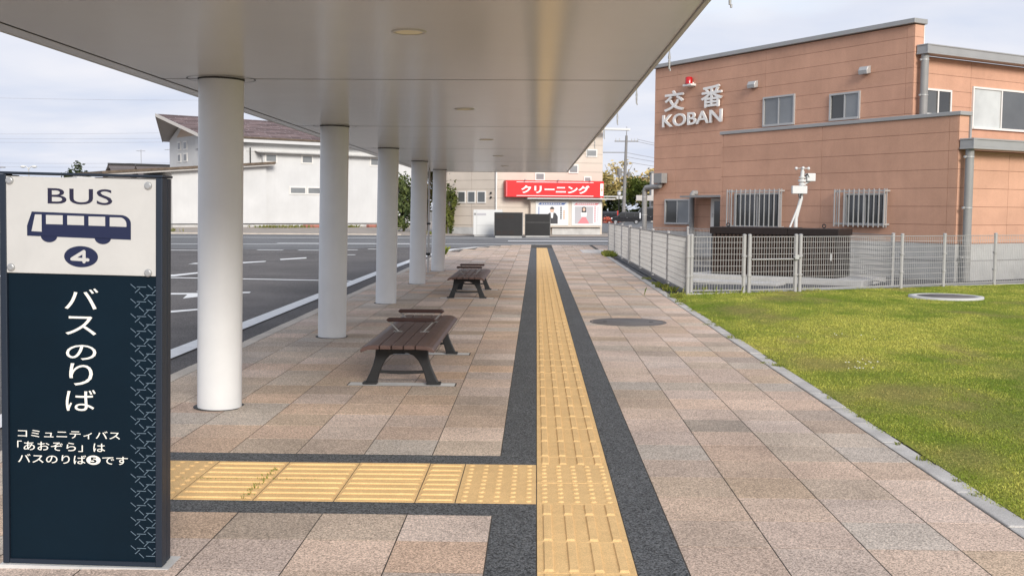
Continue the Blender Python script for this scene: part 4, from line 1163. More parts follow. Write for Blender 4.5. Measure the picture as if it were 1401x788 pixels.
# vents, red lamp, letters
for y0, y1, z0, z1 in ((9.17, 9.49, 5.10, 5.33), (4.96, 5.26, 5.07, 5.30)):
    mb = MB(); mb.prism([(UX - 0.001, y0, z0 + 0.03), (UX - 0.15, y0, z0), (UX - 0.17, y0, z0 + 0.11), (UX - 0.12, y0, z1 - 0.02), (UX - 0.001, y0, z1)], (0, y1 - y0, 0)); o = kpart('vent_hood', mb, M['sash'], bevel=0.02)
mb = MB(); mb.box((UX - 0.22, 12.0, 5.44), (UX - 0.001, 12.40, 5.50)); mb.box((UX - 0.06, 12.1, 5.42), (UX - 0.002, 12.3, 5.56)); o = kpart('lamp_bracket', mb, M['sashwhite'])
mb = MB(); mb.lathe([(0.125, 0.0), (0.115, 0.2), (0.09, 0.225), (0.0, 0.23)], 20, (UX - 0.13, 12.2, 5.502)); obj('red_lamp', mb, M['redlamp'], o)
# lettering reads along -y (from far end towards the corner): x_text -> local -y
TK = Matrix(((0, 1, 0, UX - 0.05), (-1, 0, 0, 0), (0, 0, 1, 0), (0, 0, 0, 1)))
lettering('交', -13.46, -12.50, 4.72, 5.36, 0.0, M['letter'], kb, T=TK, depth=0.05, bold=0.014)
lettering('番', -11.62, -10.66, 4.70, 5.36, 0.0, M['letter'], kb, T=TK, depth=0.05, bold=0.014)
lettering('KOBAN', -13.58, -10.65, 4.20, 4.61, 0.0, M['letter'], kb, T=TK, weight=0.014, depth=0.05)

# ================================================================== CLEANING SHOP
sp = thing('cleaning_shop', 'beige sided laundry shop with a long red sign', 'shop', (-2.4, 65.2, -0.07), -R(-12))
sp.rotation_euler = (0, 0, R(12))
# local x runs along the front, local -y faces the road
SH_H = 7.5
def spart(name, mb, material, parent=sp, **k): return obj(name, mb, material, parent, **k)
mb = MB(); mb.box((0.012, 0.03, 0), (6.60, 9.0, SH_H)); fw = spart('front_wall', mb, M['shopjoint'])
SCOL = (0.60, 0.525, 0.445)
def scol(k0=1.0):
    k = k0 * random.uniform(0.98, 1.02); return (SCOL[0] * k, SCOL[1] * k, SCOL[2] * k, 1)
zsh = [0.55 * i for i in range(14)]
for c, d in zip(zsh[:-1], zsh[1:]):
    mb = MB(); mb.box((0.0, 0.0, c + 0.008), (6.62, 0.026, d - 0.008)); o = obj('siding_panel', mb, M['shop'], fw); o.color = scol()
    mb = MB(); mb.box((6.605, 0.03, c + 0.008), (6.625, 9.0, d - 0.008)); o = obj('siding_panel', mb, M['shop'], fw); o.color = scol()
# left wing recedes to the left
LA = R(-30 + 180) - 0.0
lw = Matrix.Rotation(R(138), 4, 'Z')
# wing in its own frame: x' from the corner outwards, y' = 0 is the wall face
WD = Vector((math.cos(R(138)), math.sin(R(138)), 0))
def wing(a, z): return (WD.x * a, WD.y * a, z)
WN = Vector((-WD.y, WD.x, 0))      # pointing to the road side
if WN.y > 0: WN = -WN
def wquad(mb, a0, a1, z0, z1, d0, d1):
    ps = []
    for d in (d0, d1):
        for a, z in ((a0, z0), (a1, z0), (a1, z1), (a0, z1)):
            p = WD * a + WN * d; ps.append((p.x, p.y, z))
    mb.add(ps, [(0, 1, 2, 3), (4, 7, 6, 5), (0, 4, 5, 1), (1, 5, 6, 2), (2, 6, 7, 3), (3, 7, 4, 0)])
    return mb
mb = MB(); wquad(mb, 0.1, 4.15, 0.0, SH_H, -0.4, -0.03); ww = spart('side_wall', mb, M['shopjoint'])
for c, d in zip(zsh[:-1], zsh[1:]):
    for a0, a1 in ((0.05, 1.86), (1.88, 3.68), (3.70, 4.2)):
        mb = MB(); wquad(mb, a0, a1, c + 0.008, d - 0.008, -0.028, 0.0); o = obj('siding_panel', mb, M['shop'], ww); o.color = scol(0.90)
for a0, a1 in ((2.28, 2.88), (1.55, 2.14), (0.80, 1.42)):
    mb = MB(); wquad(mb, a0, a1, 1.90, 2.64, 0.0, 0.06); w = spart('window', mb, M['sashwhite'])
    mb = MB(); wquad(mb, a0 + 0.06, a1 - 0.06, 1.97, 2.58, 0.061, 0.066); obj('pane', mb, M['greyglass'], w)
for z in (2.25, 2.52):
    mb = MB(); p = WD * 0.42 + WN * 0.06; mb.ball((p.x, p.y, z), 0.07, 6, 10); spart('vent_cap', mb, M['black'])
mb = MB(); wquad(mb, 0.0, 4.2, 0.0, 0.42, 0.25, 0.45); spart('planter_wall', mb, M['concrete_base'])
mb = MB(); mb.cyl((-0.06, -0.07, 0), (-0.06, -0.07, SH_H), 0.055, n=12); spart('downpipe', mb, M['sashwhite'])
# upper windows
for x0, x1, z0, z1 in ((2.34, 2.95, 3.30, 3.78), (5.42, 5.9, 3.22, 3.58), (5.55, 6.25, 4.78, 5.25), (4.45, 5.06, 3.76, 4.30)):
    mb = MB(); mb.box((x0, -0.06, z0), (x1, -0.001, z1)); w = spart('window', mb, M['sashwhite'])
    mb = MB(); mb.box((x0 + 0.07, -0.068, z0 + 0.07), (x1 - 0.07, -0.061, z1 - 0.07)); obj('pane', mb, M['frost'], w)
mb = MB(); mb.box((6.63, 0.3, 5.9), (6.68, 0.5, 6.4)); mb.box((6.0, -0.9, 6.40), (8.1, -0.45, 6.52)); spart('wall_arm', mb, M['devwhite'])
mb = MB(); mb.box((3.4, -0.22, 0.0), (6.45, -0.001, 0.42)); spart('plinth', mb, M['concrete'])
# red sign box
sb = thing('shop_sign', 'long red sign box with white Japanese lettering over the shop front', 'shop sign', sp.location, 0)
sb.rotation_euler = sp.rotation_euler
S0, S1, Z0, Z1, SY = 0.40, 6.50, 2.28, 3.27, -0.75
mb = MB(); mb.box((S0, SY, Z0), (S1, SY + 0.001 + 0.70, Z1)); obj('sign_box', mb, M['red'], sb, bevel=0.015)
mb = MB(); mb.box((S0 - 0.012, SY + 0.03, Z0 + 0.02), (S0 - 0.001, SY + 0.68, Z1 - 0.02)); obj('side_panel', mb, M['darkred'], sb)
mb = MB(); mb.box((1.05, SY - 0.006, Z1 - 0.10), (5.85, SY - 0.001, Z1 - 0.065)); mb.box((1.05, SY - 0.006, Z0 + 0.065), (5.85, SY - 0.001, Z0 + 0.10)); obj('white_line', mb, M['white'], sb)
mb = MB(); mb.box((S0 + 0.03, SY - 0.006, Z0 + 0.05), (S0 + 0.07, SY - 0.001, Z1 - 0.05)); obj('white_line', mb, M['inkpink'], sb)
lettering('クリーニング', 1.33, 5.60, 2.50, 3.00, SY - 0.001, M['white'], sb, weight=0.035, depth=0.02)
mb = MB(); mb.box((S1 - 0.22, SY - 0.006, Z0 + 0.1), (S1 - 0.03, SY - 0.001, Z1 - 0.14)); obj('white_panel', mb, M['white'], sb)
mb = MB(); mb.box((S1 - 0.16, SY - 0.010, Z0 + 0.38), (S1 - 0.08, SY - 0.0065, Z0 + 0.56)); obj('orange_mark', mb, M['orange'], sb)
for x in (1.55, 3.6, 5.6):
    mb = MB(); mb.tube([(x, SY + 0.1, Z1), (x, SY - 0.1, Z1 + 0.07), (x, SY - 0.2, Z1 + 0.05)], 0.02, 6); mb.ball((x, SY - 0.22, Z1 + 0.04), 0.05, 6, 8); obj('spot_lamp', mb, M['sash'], sb)
mb = MB(); mb.box((1.7, -0.95, 2.16), (7.2, -0.001, 2.24)); spart('awning', mb, M['sash'])
# poster case
mb = MB(); mb.box((2.0, -0.42, 0.46), (6.52, -0.001, 2.12)); case = spart('poster_case', mb, M['shop'], bevel=0.02); case.color = (0.62, 0.55, 0.47, 1)
for k, (x0, x1) in enumerate(((2.30, 4.36), (4.56, 6.46))):
    pt = thing('poster', 'poster of a man in a dark suit under a blue banner' if k == 0 else 'poster of a standing woman under a red banner', 'poster', sp.location)
    pt.rotation_euler = sp.rotation_euler
    mb = MB(); mb.box((x0, -0.46, 0.56), (x1, -0.421, 2.06)); obj('frame', mb, M['sashwhite'], pt, bevel=0.012)
    a, b_ = x0 + 0.10, x1 - 0.10
    mb = MB(); mb.box((a, -0.466, 0.66), (b_, -0.461, 1.98)); obj('sheet', mb, M['paper'], pt)
    def fl(name, poly, material, dy=0.0):
        mb = MB(); mb.add([(x, -0.4665 - dy, z) for x, z in poly], [tuple(range(len(poly)))]); return obj(name, mb, material, pt, recalc=False)
    w_ = b_ - a
    fl('banner', [(a + 0.05, 1.82), (b_ - 0.18, 1.82), (b_ - 0.05, 1.95), (a + 0.18, 1.95)], M['inkblue' if k == 0 else 'inkpink'], 0.001)
    for i in range(9):
        xx = a + 0.26 + i * (w_ - 0.55) / 9
        fl('banner_mark', [(xx, 1.86), (xx + 0.09, 1.86), (xx + 0.09, 1.92), (xx, 1.92)], M['paper'], 0.002)
    if k == 0:
        cx = a + w_ * 0.50
        fl('suit', [(cx - 0.36, 0.67), (cx + 0.36, 0.67), (cx + 0.36, 1.10), (cx + 0.24, 1.30), (cx + 0.08, 1.36), (cx - 0.08, 1.36), (cx - 0.22, 1.30), (cx - 0.34, 1.12)], M['inkblack'], 0.001)
        fl('shirt', [(cx - 0.05, 1.02), (cx + 0.05, 1.02), (cx + 0.09, 1.37), (cx - 0.09, 1.37)], M['white'], 0.002)
        fl('bag', [(cx - 0.46, 0.98), (cx - 0.14, 0.98), (cx - 0.14, 1.22), (cx - 0.46, 1.22)], M['inkblack'], 0.003)
        fl('face', [(cx + 0.13 * math.cos(t), 1.50 + 0.16 * math.sin(t)) for t in np.linspace(0, 2 * PI, 16, endpoint=False)], M['skin'], 0.002)
        fl('hair', [(cx + 0.14 * math.cos(t), 1.54 + 0.16 * math.sin(t)) for t in np.linspace(0.1, PI - 0.1, 10)], M['inkblack'], 0.003)
        for i in range(7): fl('text_mark', [(b_ - 0.42, 1.62 - i * 0.11), (b_ - 0.32, 1.62 - i * 0.11), (b_ - 0.32, 1.70 - i * 0.11), (b_ - 0.42, 1.70 - i * 0.11)], M['inkblack'], 0.001)
        for i in range(5): fl('text_mark', [(b_ - 0.22, 1.40 - i * 0.11), (b_ - 0.14, 1.40 - i * 0.11), (b_ - 0.14, 1.48 - i * 0.11), (b_ - 0.22, 1.48 - i * 0.11)], M['orange'], 0.001)
        fl('strip', [(a + 0.08, 0.9), (a + 0.13, 0.9), (a + 0.13, 1.7), (a + 0.08, 1.7)], M['inkblue'], 0.001)
    else:
        cx = a + w_ * 0.40
        fl('backdrop', [(a + 0.10, 0.68), (a + w_ * 0.74, 0.68), (a + w_ * 0.74, 1.72), (a + 0.10, 1.72)], M['inkgrey'], 0.0005)
        fl('skirt', [(cx - 0.40, 0.69), (cx + 0.34, 0.69), (cx + 0.10, 1.12), (cx - 0.10, 1.12)], M['inkpink'], 0.001)
        fl('top', [(cx - 0.16, 1.10), (cx + 0.15, 1.10), (cx + 0.18, 1.36), (cx + 0.06, 1.45), (cx - 0.06, 1.45), (cx - 0.2, 1.34)], M['white'], 0.002)
        fl('hair', [(cx - 0.14, 1.36), (cx + 0.14, 1.36), (cx + 0.13, 1.66), (cx, 1.73), (cx - 0.13, 1.66)], M['inkblack'], 0.003)
        fl('face', [(cx + 0.085 * math.cos(t), 1.55 + 0.11 * math.sin(t)) for t in np.linspace(0, 2 * PI, 14, endpoint=False)], M['skin'], 0.004)
        for i in range(9): fl('text_mark', [(b_ - 0.36, 1.66 - i * 0.11), (b_ - 0.28, 1.66 - i * 0.11), (b_ - 0.28, 1.74 - i * 0.11), (b_ - 0.36, 1.74 - i * 0.11)], M['inkpink'], 0.001)
        for i in range(8): fl('text_mark', [(b_ - 0.16, 1.62 - i * 0.11), (b_ - 0.11, 1.62 - i * 0.11), (b_ - 0.11, 1.70 - i * 0.11), (b_ - 0.16, 1.70 - i * 0.11)], M['inkgrey'], 0.001)

# ---- roadside cabinets
def roadside(label, x0, x1, y, h, material, name, white=False):
    t = thing(name, label, 'cabinet', ((x0 + x1) / 2, y, -0.07))
    w = (x1 - x0) / 2
    mb = MB(); mb.box((-w, 0, 0.06), (w, 0.5, h)); obj('body', mb, material, t, bevel=0.015)
    mb = MB(); mb.box((-w + 0.06, -0.015, -0.05), (w - 0.06, 0.45, 0.059)); obj('plinth', mb, M['concrete_base'], t)
    return t
t = roadside('white roadside cabinet with a small grey plate beside the black ones', -3.62, -1.95, 61.3, 1.50, M['devwhite'], 'white_cabinet')
mb = MB(); mb.box((-0.62, -0.012, 1.18), (-0.1, -0.001, 1.30)); obj('name_plate', mb, M['inkgrey'], t)
mb = MB(); mb.box((-0.80, -0.012, 1.19), (-0.67, -0.001, 1.31)); obj('lock_box', mb, M['pipe'], t)
mb = MB(); mb.box((-0.62, -0.008, 0.6), (0.7, -0.001, 0.61)); mb.box((-0.64, -0.008, 0.08), (-0.63, -0.001, 1.45)); obj('door_seam', mb, M['pipe'], t)
t = roadside('wider black roadside cabinet beside the white cabinet', -2.34, -0.74, 59.2, 1.36, M['black'], 'black_cabinet')
for z0 in (1.02, 0.14):
    for x0 in (-0.68, -0.34, 0.02):
        mb = MB(); mb.box((x0, -0.012, z0), (x0 + 0.28, -0.001, z0 + 0.20)); o = obj('vent_grille', mb, M['browndark'], t)
mb = MB(); mb.box((-0.80, -0.01, 0.08), (-0.78, -0.001, 1.34)); mb.box((0.76, -0.01, 0.08), (0.795, -0.001, 1.34)); obj('edge_trim', mb, M['pipe'], t)
t = roadside('lower black roadside cabinet in front of the suit poster', -0.66, 0.80, 60.4, 1.28, M['black'], 'black_cabinet')
mb = MB(); mb.box((-0.72, -0.01, 0.08), (-0.70, -0.001, 1.26)); mb.box((0.70, -0.01, 0.08), (0.72, -0.001, 1.26)); obj('edge_trim', mb, M['pipe'], t)
mb = MB(); mb.box((-0.69, -0.006, 0.80), (0.69, -0.001, 0.808)); obj('door_seam', mb, M['pipe'], t)

# ================================================================== WHITE WAREHOUSE
WA = R(90 - 50)
wh = thing('white_house', 'large white stucco building with a brown shingled gable roof', 'building', (-21.95, 85.6, -0.07), WA)
def wpart(name, mb, material, parent=wh, **k): return obj(name, mb, material, parent, **k)
# local x along the long front, -y faces the road
mb = MB(); mb.box((0, 0, 0.28), (14.5, 7.0, 6.0)); wpart('front_wall', mb, M['stucco'])
mb = MB(); mb.box((-0.03, -0.06, -0.05), (14.53, 9, 0.20)); wpart('foundation', mb, M['concrete'])
mb = MB(); mb.box((-0.02, -0.045, 0.205), (14.52, 9, 0.275)); wpart('base_flashing', mb, M['black'])
mb = MB(); mb.prism([(-0.6, -0.50, 5.93), (14.8, -0.50, 5.93), (14.8, 0.29, 6.05), (-0.6, 0.29, 6.05)], (0, 0, 0.05)); wpart('lean_to_eave', mb, M['sashwhite'])
mb = MB(); mb.box((-0.62, -0.53, 5.90), (14.8, -0.501, 5.97)); wpart('eave_trim', mb, M['pipe'])
mb = MB(); mb.box((-1.29, 0.30, 6.02), (14.5, 7.0, 6.90)); wpart('upper_wall', mb, M['stucco'])
# gable end block: the ridge flies out past the eaves
GX = -4.9
mb = MB(); mb.prism([(GX, 0.35, 3.6), (GX, 0.35, 7.0), (GX, 3.7, 8.6), (GX, 7.1, 7.0), (GX, 7.1, 3.6)], (5.3, 0, 0)); wpart('gable_wall', mb, M['stucco'])
mb = MB(); mb.prism([(GX - 0.02, 1.9, 7.15), (GX - 0.02, 3.7, 8.35), (GX - 0.02, 5.5, 7.15)], (0.019, 0, 0)); wpart('gable_trim', mb, M['peach'])
RX1, RZ, EZ, EY, RM, FY = 16.0, 8.80, 7.08, -0.35, 3.7, 7.8
def slope(y): return EZ + (RZ - EZ) * (y - EY) / (RM - EY)
def verge(y): return -5.4 + (-7.27 + 5.4) * (y - EY) / (RM - EY)
E0, RG, F0 = (verge(EY), EY), (-7.27, RM), (-5.2, FY)
mb = MB()
for dz0, dz1 in ((-0.16, 0.0),):
    vs = [(E0[0], E0[1], EZ + dz1), (RX1, EY, EZ + dz1), (RX1, RM, RZ + dz1), (RG[0], RM, RZ + dz1), (RX1, FY, EZ + dz1), (F0[0], FY, EZ + dz1)]
    vs += [(x, y, z + dz0) for x, y, z in vs]
    mb.add(vs, [(0, 1, 2, 3), (3, 2, 4, 5), (6, 9, 8, 7), (9, 11, 10, 8), (0, 6, 7, 1), (0, 3, 9, 6), (3, 5, 11, 9), (5, 4, 10, 11), (1, 7, 8, 2), (2, 8, 10, 4)])
rf = wpart('roof', mb, M['soffit_board'])
mb = MB(); mb.box((E0[0] + 0.05, EY - 0.03, EZ - 0.40), (RX1, EY + 0.05, EZ - 0.165)); obj('fascia', mb, M['stucco'], rf)
mb = MB(); mb.box((E0[0], EY - 0.10, EZ - 0.10), (RX1, EY - 0.002, EZ + 0.035)); obj('eave_gutter', mb, M['bark'], rf)
shg = MB()
nr = 14
for i in range(nr):
    ya = EY + (RM - EY) * i / nr; yb = EY + (RM - EY) * (i + 1) / nr
    za_, zb_ = slope(ya) + 0.035, slope(yb) + 0.014
    X0 = verge(ya); x = X0 - random.uniform(0, 0.9)
    while x < RX1:
        x2 = min(RX1, x + 0.9); xa = max(X0, x)
        k = random.uniform(0.72, 1.22)
        c = (0.165 * k, 0.118 * k, 0.115 * k)
        if x2 - xa > 0.05:
            shg.add([(xa, ya, za_ - 0.02), (x2 - 0.012, ya, za_ - 0.02), (x2 - 0.012, ya, za_), (xa, ya, za_), (x2 - 0.012, yb, zb_), (xa, yb, zb_)], [(0, 1, 2, 3), (3, 2, 4, 5)], col=c)
            if random.random() < 0.6:
                shg.add([(x2 - 0.06, ya + 0.02, za_ + 0.004), (x2 - 0.015, ya + 0.02, za_ + 0.004), (x2 - 0.015, yb, zb_ + 0.006), (x2 - 0.06, yb, zb_ + 0.006)], [(0, 1, 2, 3)], col=(0.38, 0.33, 0.33))
        x = x2
    if i % 3 == 1:
        shg.add([(X0, ya - 0.03, za_ + 0.004), (RX1, ya - 0.03, za_ + 0.004), (RX1, ya + 0.04, za_ + 0.012), (X0, ya + 0.04, za_ + 0.012)], [(0, 1, 2, 3)], col=(0.36, 0.31, 0.31))
tag(obj('shingles', shg, M['shingle'], rf, recalc=False), kind='stuff')
for (x0, y0, z0), (x1, y1, z1) in (((E0[0], EY, EZ), (RG[0], RM, RZ)), ((F0[0], FY, EZ), (RG[0], RM, RZ))):
    mb = MB(); mb.add([(x0, y0, z0 - 0.20), (x1, y1, z1 - 0.20), (x1, y1, z1 + 0.05), (x0, y0, z0 + 0.05), (x0 - 0.05, y0, z0 - 0.20), (x1 - 0.05, y1, z1 - 0.20), (x1 - 0.05, y1, z1 + 0.05), (x0 - 0.05, y0, z0 + 0.05)],
                      [(0, 1, 2, 3), (4, 7, 6, 5), (0, 4, 5, 1), (1, 5, 6, 2), (2, 6, 7, 3), (3, 7, 4, 0)])
    obj('barge_board', mb, M['soffit_board'], rf)
def hwin(x0, x1, z0, z1, y=0.0, glass='frost', fr=0.12):
    mb = MB(); mb.box((x0, y - 0.05, z0), (x1, y - 0.001, z1)); w = wpart('window', mb, M['sashwhite'])
    mb = MB(); mb.box((x0 + fr, y - 0.06, z0 + fr), (x1 - fr, y - 0.051, z1 - fr)); obj('pane', mb, M[glass], w)
for x0 in (0.15, 3.38, 6.6, 9.9): hwin(x0, x0 + 1.08, 5.15, 5.88)
hwin(2.28, 3.82, 2.63, 3.30); hwin(3.88, 5.24, 2.63, 3.30)
for yy, w2 in ((3.35, 0.75), (4.65, 0.65)):
    for zz_, hh in ((6.1, 0.70), (5.15, 0.70)):
        mb = MB(); mb.box((GX - 0.05, yy, zz_), (GX - 0.001, yy + w2, zz_ + hh)); w = wpart('window', mb, M['sashwhite'])
        mb = MB(); mb.box((GX - 0.06, yy + 0.1, zz_ + 0.1), (GX - 0.051, yy + w2 - 0.1, zz_ + hh - 0.1)); obj('pane', mb, M['frost'], w)
for yy in (3.5, 3.95):
    mb = MB(); mb.box((GX - 0.04, yy, 7.75), (GX - 0.021, yy + 0.22, 8.0)); wpart('gable_vent', mb, M['black'])
mb = MB(); mb.tube([(-1.0, 0.2, 6.3), (-1.0, 0.18, 4.4)], 0.05, 8); wpart('downpipe', mb, M['black'])
mb = MB(); mb.box((GX - 0.14, 0.8, 6.1), (GX - 0.03, 1.4, 6.9)); mb.cyl((GX - 0.2, 0.5, 5.8), (GX - 0.2, 0.5, 7.0), 0.06, n=8); wpart('service_box', mb, M['sash'])
# nearer low block
lb = thing('low_annex', 'low white stucco annex with a sloping dark roof edge', 'building', (-27.6, 80.5, -0.07), WA)
mb = MB(); mb.prism([(0, 0, 0.28), (7.75, 0, 0.28), (7.75, 0, 4.85), (0, 0, 4.25)], (0, 6, 0)); obj('wall', mb, M['stucco'], lb)
mb = MB(); mb.box((-0.02, -0.05, -0.05), (7.78, 6, 0.20)); obj('foundation', mb, M['concrete'], lb)
mb = MB(); mb.box((-0.015, -0.04, 0.205), (7.77, 6, 0.275)); obj('base_flashing', mb, M['black'], lb)
mb = MB(); mb.prism([(-5.3, -0.5, 3.78), (8.25, -0.5, 4.90), (8.25, -0.5, 5.03), (-5.3, -0.5, 3.91)], (0, 7, 0)); rr = obj('roof', mb, M['soffit_board'], lb)
mb = MB(); mb.prism([(-5.35, -0.58, 3.912), (8.3, -0.58, 5.032), (8.3, -0.58, 5.22), (-5.35, -0.58, 4.10)], (0, 7.1, 0)); obj('roof_edge', mb, M['bark'], rr)
mb = MB(); mb.box((-6.5, 1.5, -0.05), (-0.01, 6.0, 3.7)); obj('side_wall', mb, M['stucco'], lb)

# small dark roofed houses further left
def small_house(x, y, w, d, h, rise, rz, label, wallmat='housegrey'):
    t = thing('small_house', label, 'house', (x, y, -0.1), rz)
    mb = MB(); mb.prism([(-w / 2, -d / 2, 0), (-w / 2, d / 2, 0), (-w / 2, d / 2, h), (-w / 2, 0, h + rise), (-w / 2, -d / 2, h)], (w, 0, 0)); obj('wall', mb, M[wallmat], t)
    e = 0.6
    rf_ = MB()
    n = 10
    for s in (-1, 1):
        for i in range(n):
            y0 = s * (d / 2 + e) * (1 - i / n); y1 = s * (d / 2 + e) * (1 - (i + 1) / n)
            z0 = h - rise * e / (d / 2) + (rise + rise * e / (d / 2)) * i / n + 0.08; z1 = h - rise * e / (d / 2) + (rise + rise * e / (d / 2)) * (i + 1) / n + 0.04
            k = random.uniform(0.85, 1.15)
            rf_.add([(-w / 2 - e, y0, z0), (w / 2 + e, y0, z0), (w / 2 + e, y1, z1), (-w / 2 - e, y1, z1), (-w / 2 - e, y0, z0 - 0.1), (w / 2 + e, y0, z0 - 0.1)], [(0, 1, 2, 3), (4, 5, 1, 0)], col=(0.125 * k, 0.105 * k, 0.10 * k))
    o = obj('roof', rf_, M['darkroof'], t, recalc=False)
    mb = MB(); mb.box((-w / 2 - e, -0.18, h + rise + 0.02), (w / 2 + e, 0.18, h + rise + 0.28)); obj('ridge_tiles', mb, M['black'], o)
    mb = MB(); mb.box((-1.2, -d / 2 - 0.06, 1.0), (1.2, -d / 2 - 0.001, 2.3)); w_ = obj('window', mb, M['sashwhite'], t)
    mb = MB(); mb.box((-1.05, -d / 2 - 0.07, 1.12), (1.05, -d / 2 - 0.061, 2.18)); obj('pane', mb, M['greyglass'], w_)
    return t
small_house(-54.8, 146, 6.5, 8, 5.2, 2.0, R(34), 'small house with a dark tiled roof seen beside the white gable')
small_house(-43.6, 126, 6.2, 8, 4.6, 1.7, R(30), 'dark roofed house close behind the white annex roof')

# ================================================================== VEGETATION
def foliage(mb, c, rad, n, size, cols, clumps=24, squash=(1, 1, 1), hollow=0.35):
    cl_ = []
    for _ in range(clumps):
        while True:
            p = Vector((random.uniform(-1, 1), random.uniform(-1, 1), random.uniform(-1, 1)))
            if hollow < p.length < 1: break
        cl_.append((Vector((p.x * rad[0], p.y * rad[1], p.z * rad[2])), random.uniform(0.16, 0.36), random.uniform(0, 1)))
    for _ in range(n):
        q, r, tone_ = random.choice(cl_)
        p = q + Vector((random.gauss(0, r * rad[0] * 0.55), random.gauss(0, r * rad[1] * 0.55), random.gauss(0, r * rad[2] * 0.5)))
        p = Vector(c) + p
        u = Vector((random.gauss(0, 1), random.gauss(0, 1), random.gauss(0, 1))).normalized(); v = u.orthogonal().normalized()
        s = size * random.uniform(0.5, 1.3)
        t = min(1, max(0, tone_ + random.gauss(0, 0.22)))
        col = tuple(cols[0][i] * (1 - t) + cols[1][i] * t for i in range(3))
        mb.add([p - u * s, p + v * s * 0.45, p + u * s, p - v * s * 0.45], [(0, 1, 2, 3)], col=col)
def tree(name, label, x, y, h, rad, n, size, cols, cat='tree', group=None, trunk_r=0.18, clumps=26, cz=None, limbs=7):
    t = thing(name, label, cat, (x, y, -0.1), random.uniform(0, 6), group)
    cz = cz or h - rad[2]
    tr = MB(); tr.cyl((0, 0, -0.1), (0.1, 0, cz * 0.6), trunk_r, trunk_r * 0.75, n=10); tr.cyl((0.1, 0, cz * 0.6), (0, 0.1, cz + rad[2] * 0.5), trunk_r * 0.75, trunk_r * 0.2, n=8)
    for i in range(limbs):
        a = random.uniform(0, 2 * PI); z = cz - rad[2] * random.uniform(0.2, 0.9)
        e = Vector((rad[0] * 0.75 * math.cos(a), rad[1] * 0.75 * math.sin(a), cz + rad[2] * random.uniform(-0.3, 0.8)))
        tr.cyl((0.05, 0, max(0.3, z)), e, trunk_r * 0.35, trunk_r * 0.08, n=6)
    obj('trunk', tr, M['bark'], t)
    f_ = MB(); foliage(f_, (0, 0, cz), rad, n, size, cols, clumps)
    obj('crown', f_, M['leaf'], t, recalc=False)
    return t
DG = ((0.030, 0.048, 0.016), (0.10, 0.125, 0.035))
YG = ((0.085, 0.088, 0.022), (0.24, 0.20, 0.06))
GOLD = ((0.26, 0.19, 0.06), (0.60, 0.46, 0.20))
tree('bamboo_shrub', 'tall dark green bushy shrub against the white building wall', -9.0, 72.0, 3.7, (1.15, 0.9, 1.7), 2600, 0.15, DG, 'shrub', clumps=40, trunk_r=0.06, cz=1.85)
tree('bamboo_shrub', 'slim yellow green bushy shrub beside the shop side wall', -5.55, 66.3, 3.1, (0.60, 0.6, 1.4), 1700, 0.12, ((0.05, 0.068, 0.015), (0.17, 0.185, 0.04)), 'shrub', clumps=34, trunk_r=0.05, cz=1.55)
tree('leafy_tree', 'slender tree showing between the two farthest columns', -7.2, 71, 5.0, (0.9, 0.8, 1.8), 1500, 0.16, YG, 'tree', clumps=26, trunk_r=0.08, cz=3.2)
tree('round_tree', 'round dark green tree top above the bus stop sign', -85.0, 196, 9.3, (2.3, 2.2, 3.0), 1800, 0.42, ((0.035, 0.055, 0.022), (0.10, 0.13, 0.05)), 'tree', clumps=30, trunk_r=0.3)
tree('autumn_tree', 'sparse golden tree right behind the utility pole', 12.3, 160, 9.2, (3.4, 3.0, 3.2), 900, 0.34, GOLD, 'tree', clumps=34, trunk_r=0.22, limbs=14)
tree('autumn_tree', 'dense golden brown tree beside the red sign end', 8.6, 150, 7.0, (3.0, 2.8, 2.6), 2600, 0.36, ((0.15, 0.125, 0.035), (0.48, 0.36, 0.13)), 'tree', clumps=36, trunk_r=0.22)
tree('autumn_tree', 'yellowing tree over the grey house roof', 20.5, 176, 8.2, (5.2, 3.4, 3.0), 3200, 0.40, ((0.22, 0.17, 0.055), (0.58, 0.44, 0.19)), 'tree', clumps=40, trunk_r=0.24)
tree('green_tree', 'dark green leafy tree between the pole and the grey house', 15.8, 158, 6.4, (3.4, 3.0, 2.8), 3000, 0.34, ((0.045, 0.07, 0.015), (0.18, 0.22, 0.045)), 'tree', clumps=36, trunk_r=0.2, cz=3.2)
tree('green_tree', 'dark green low tree behind the parked vehicles', 10.3, 152, 4.8, (2.8, 2.4, 2.3), 2400, 0.32, ((0.022, 0.034, 0.010), (0.07, 0.085, 0.02)), 'tree', clumps=30, trunk_r=0.2, cz=2.2)
fl_ = MB(); foliage(fl_, (0, 0, 0.3), (1.6, 0.8, 0.35), 900, 0.12, ((0.30, 0.05, 0.03), (0.62, 0.16, 0.10)), 16)
o = obj('flower_bed', fl_, M['leaf'], None, recalc=False, loc=(8.5, 124, -0.05)); tag(o, 'low red flowering bed beside the parked black van', 'flower bed', kind=None)
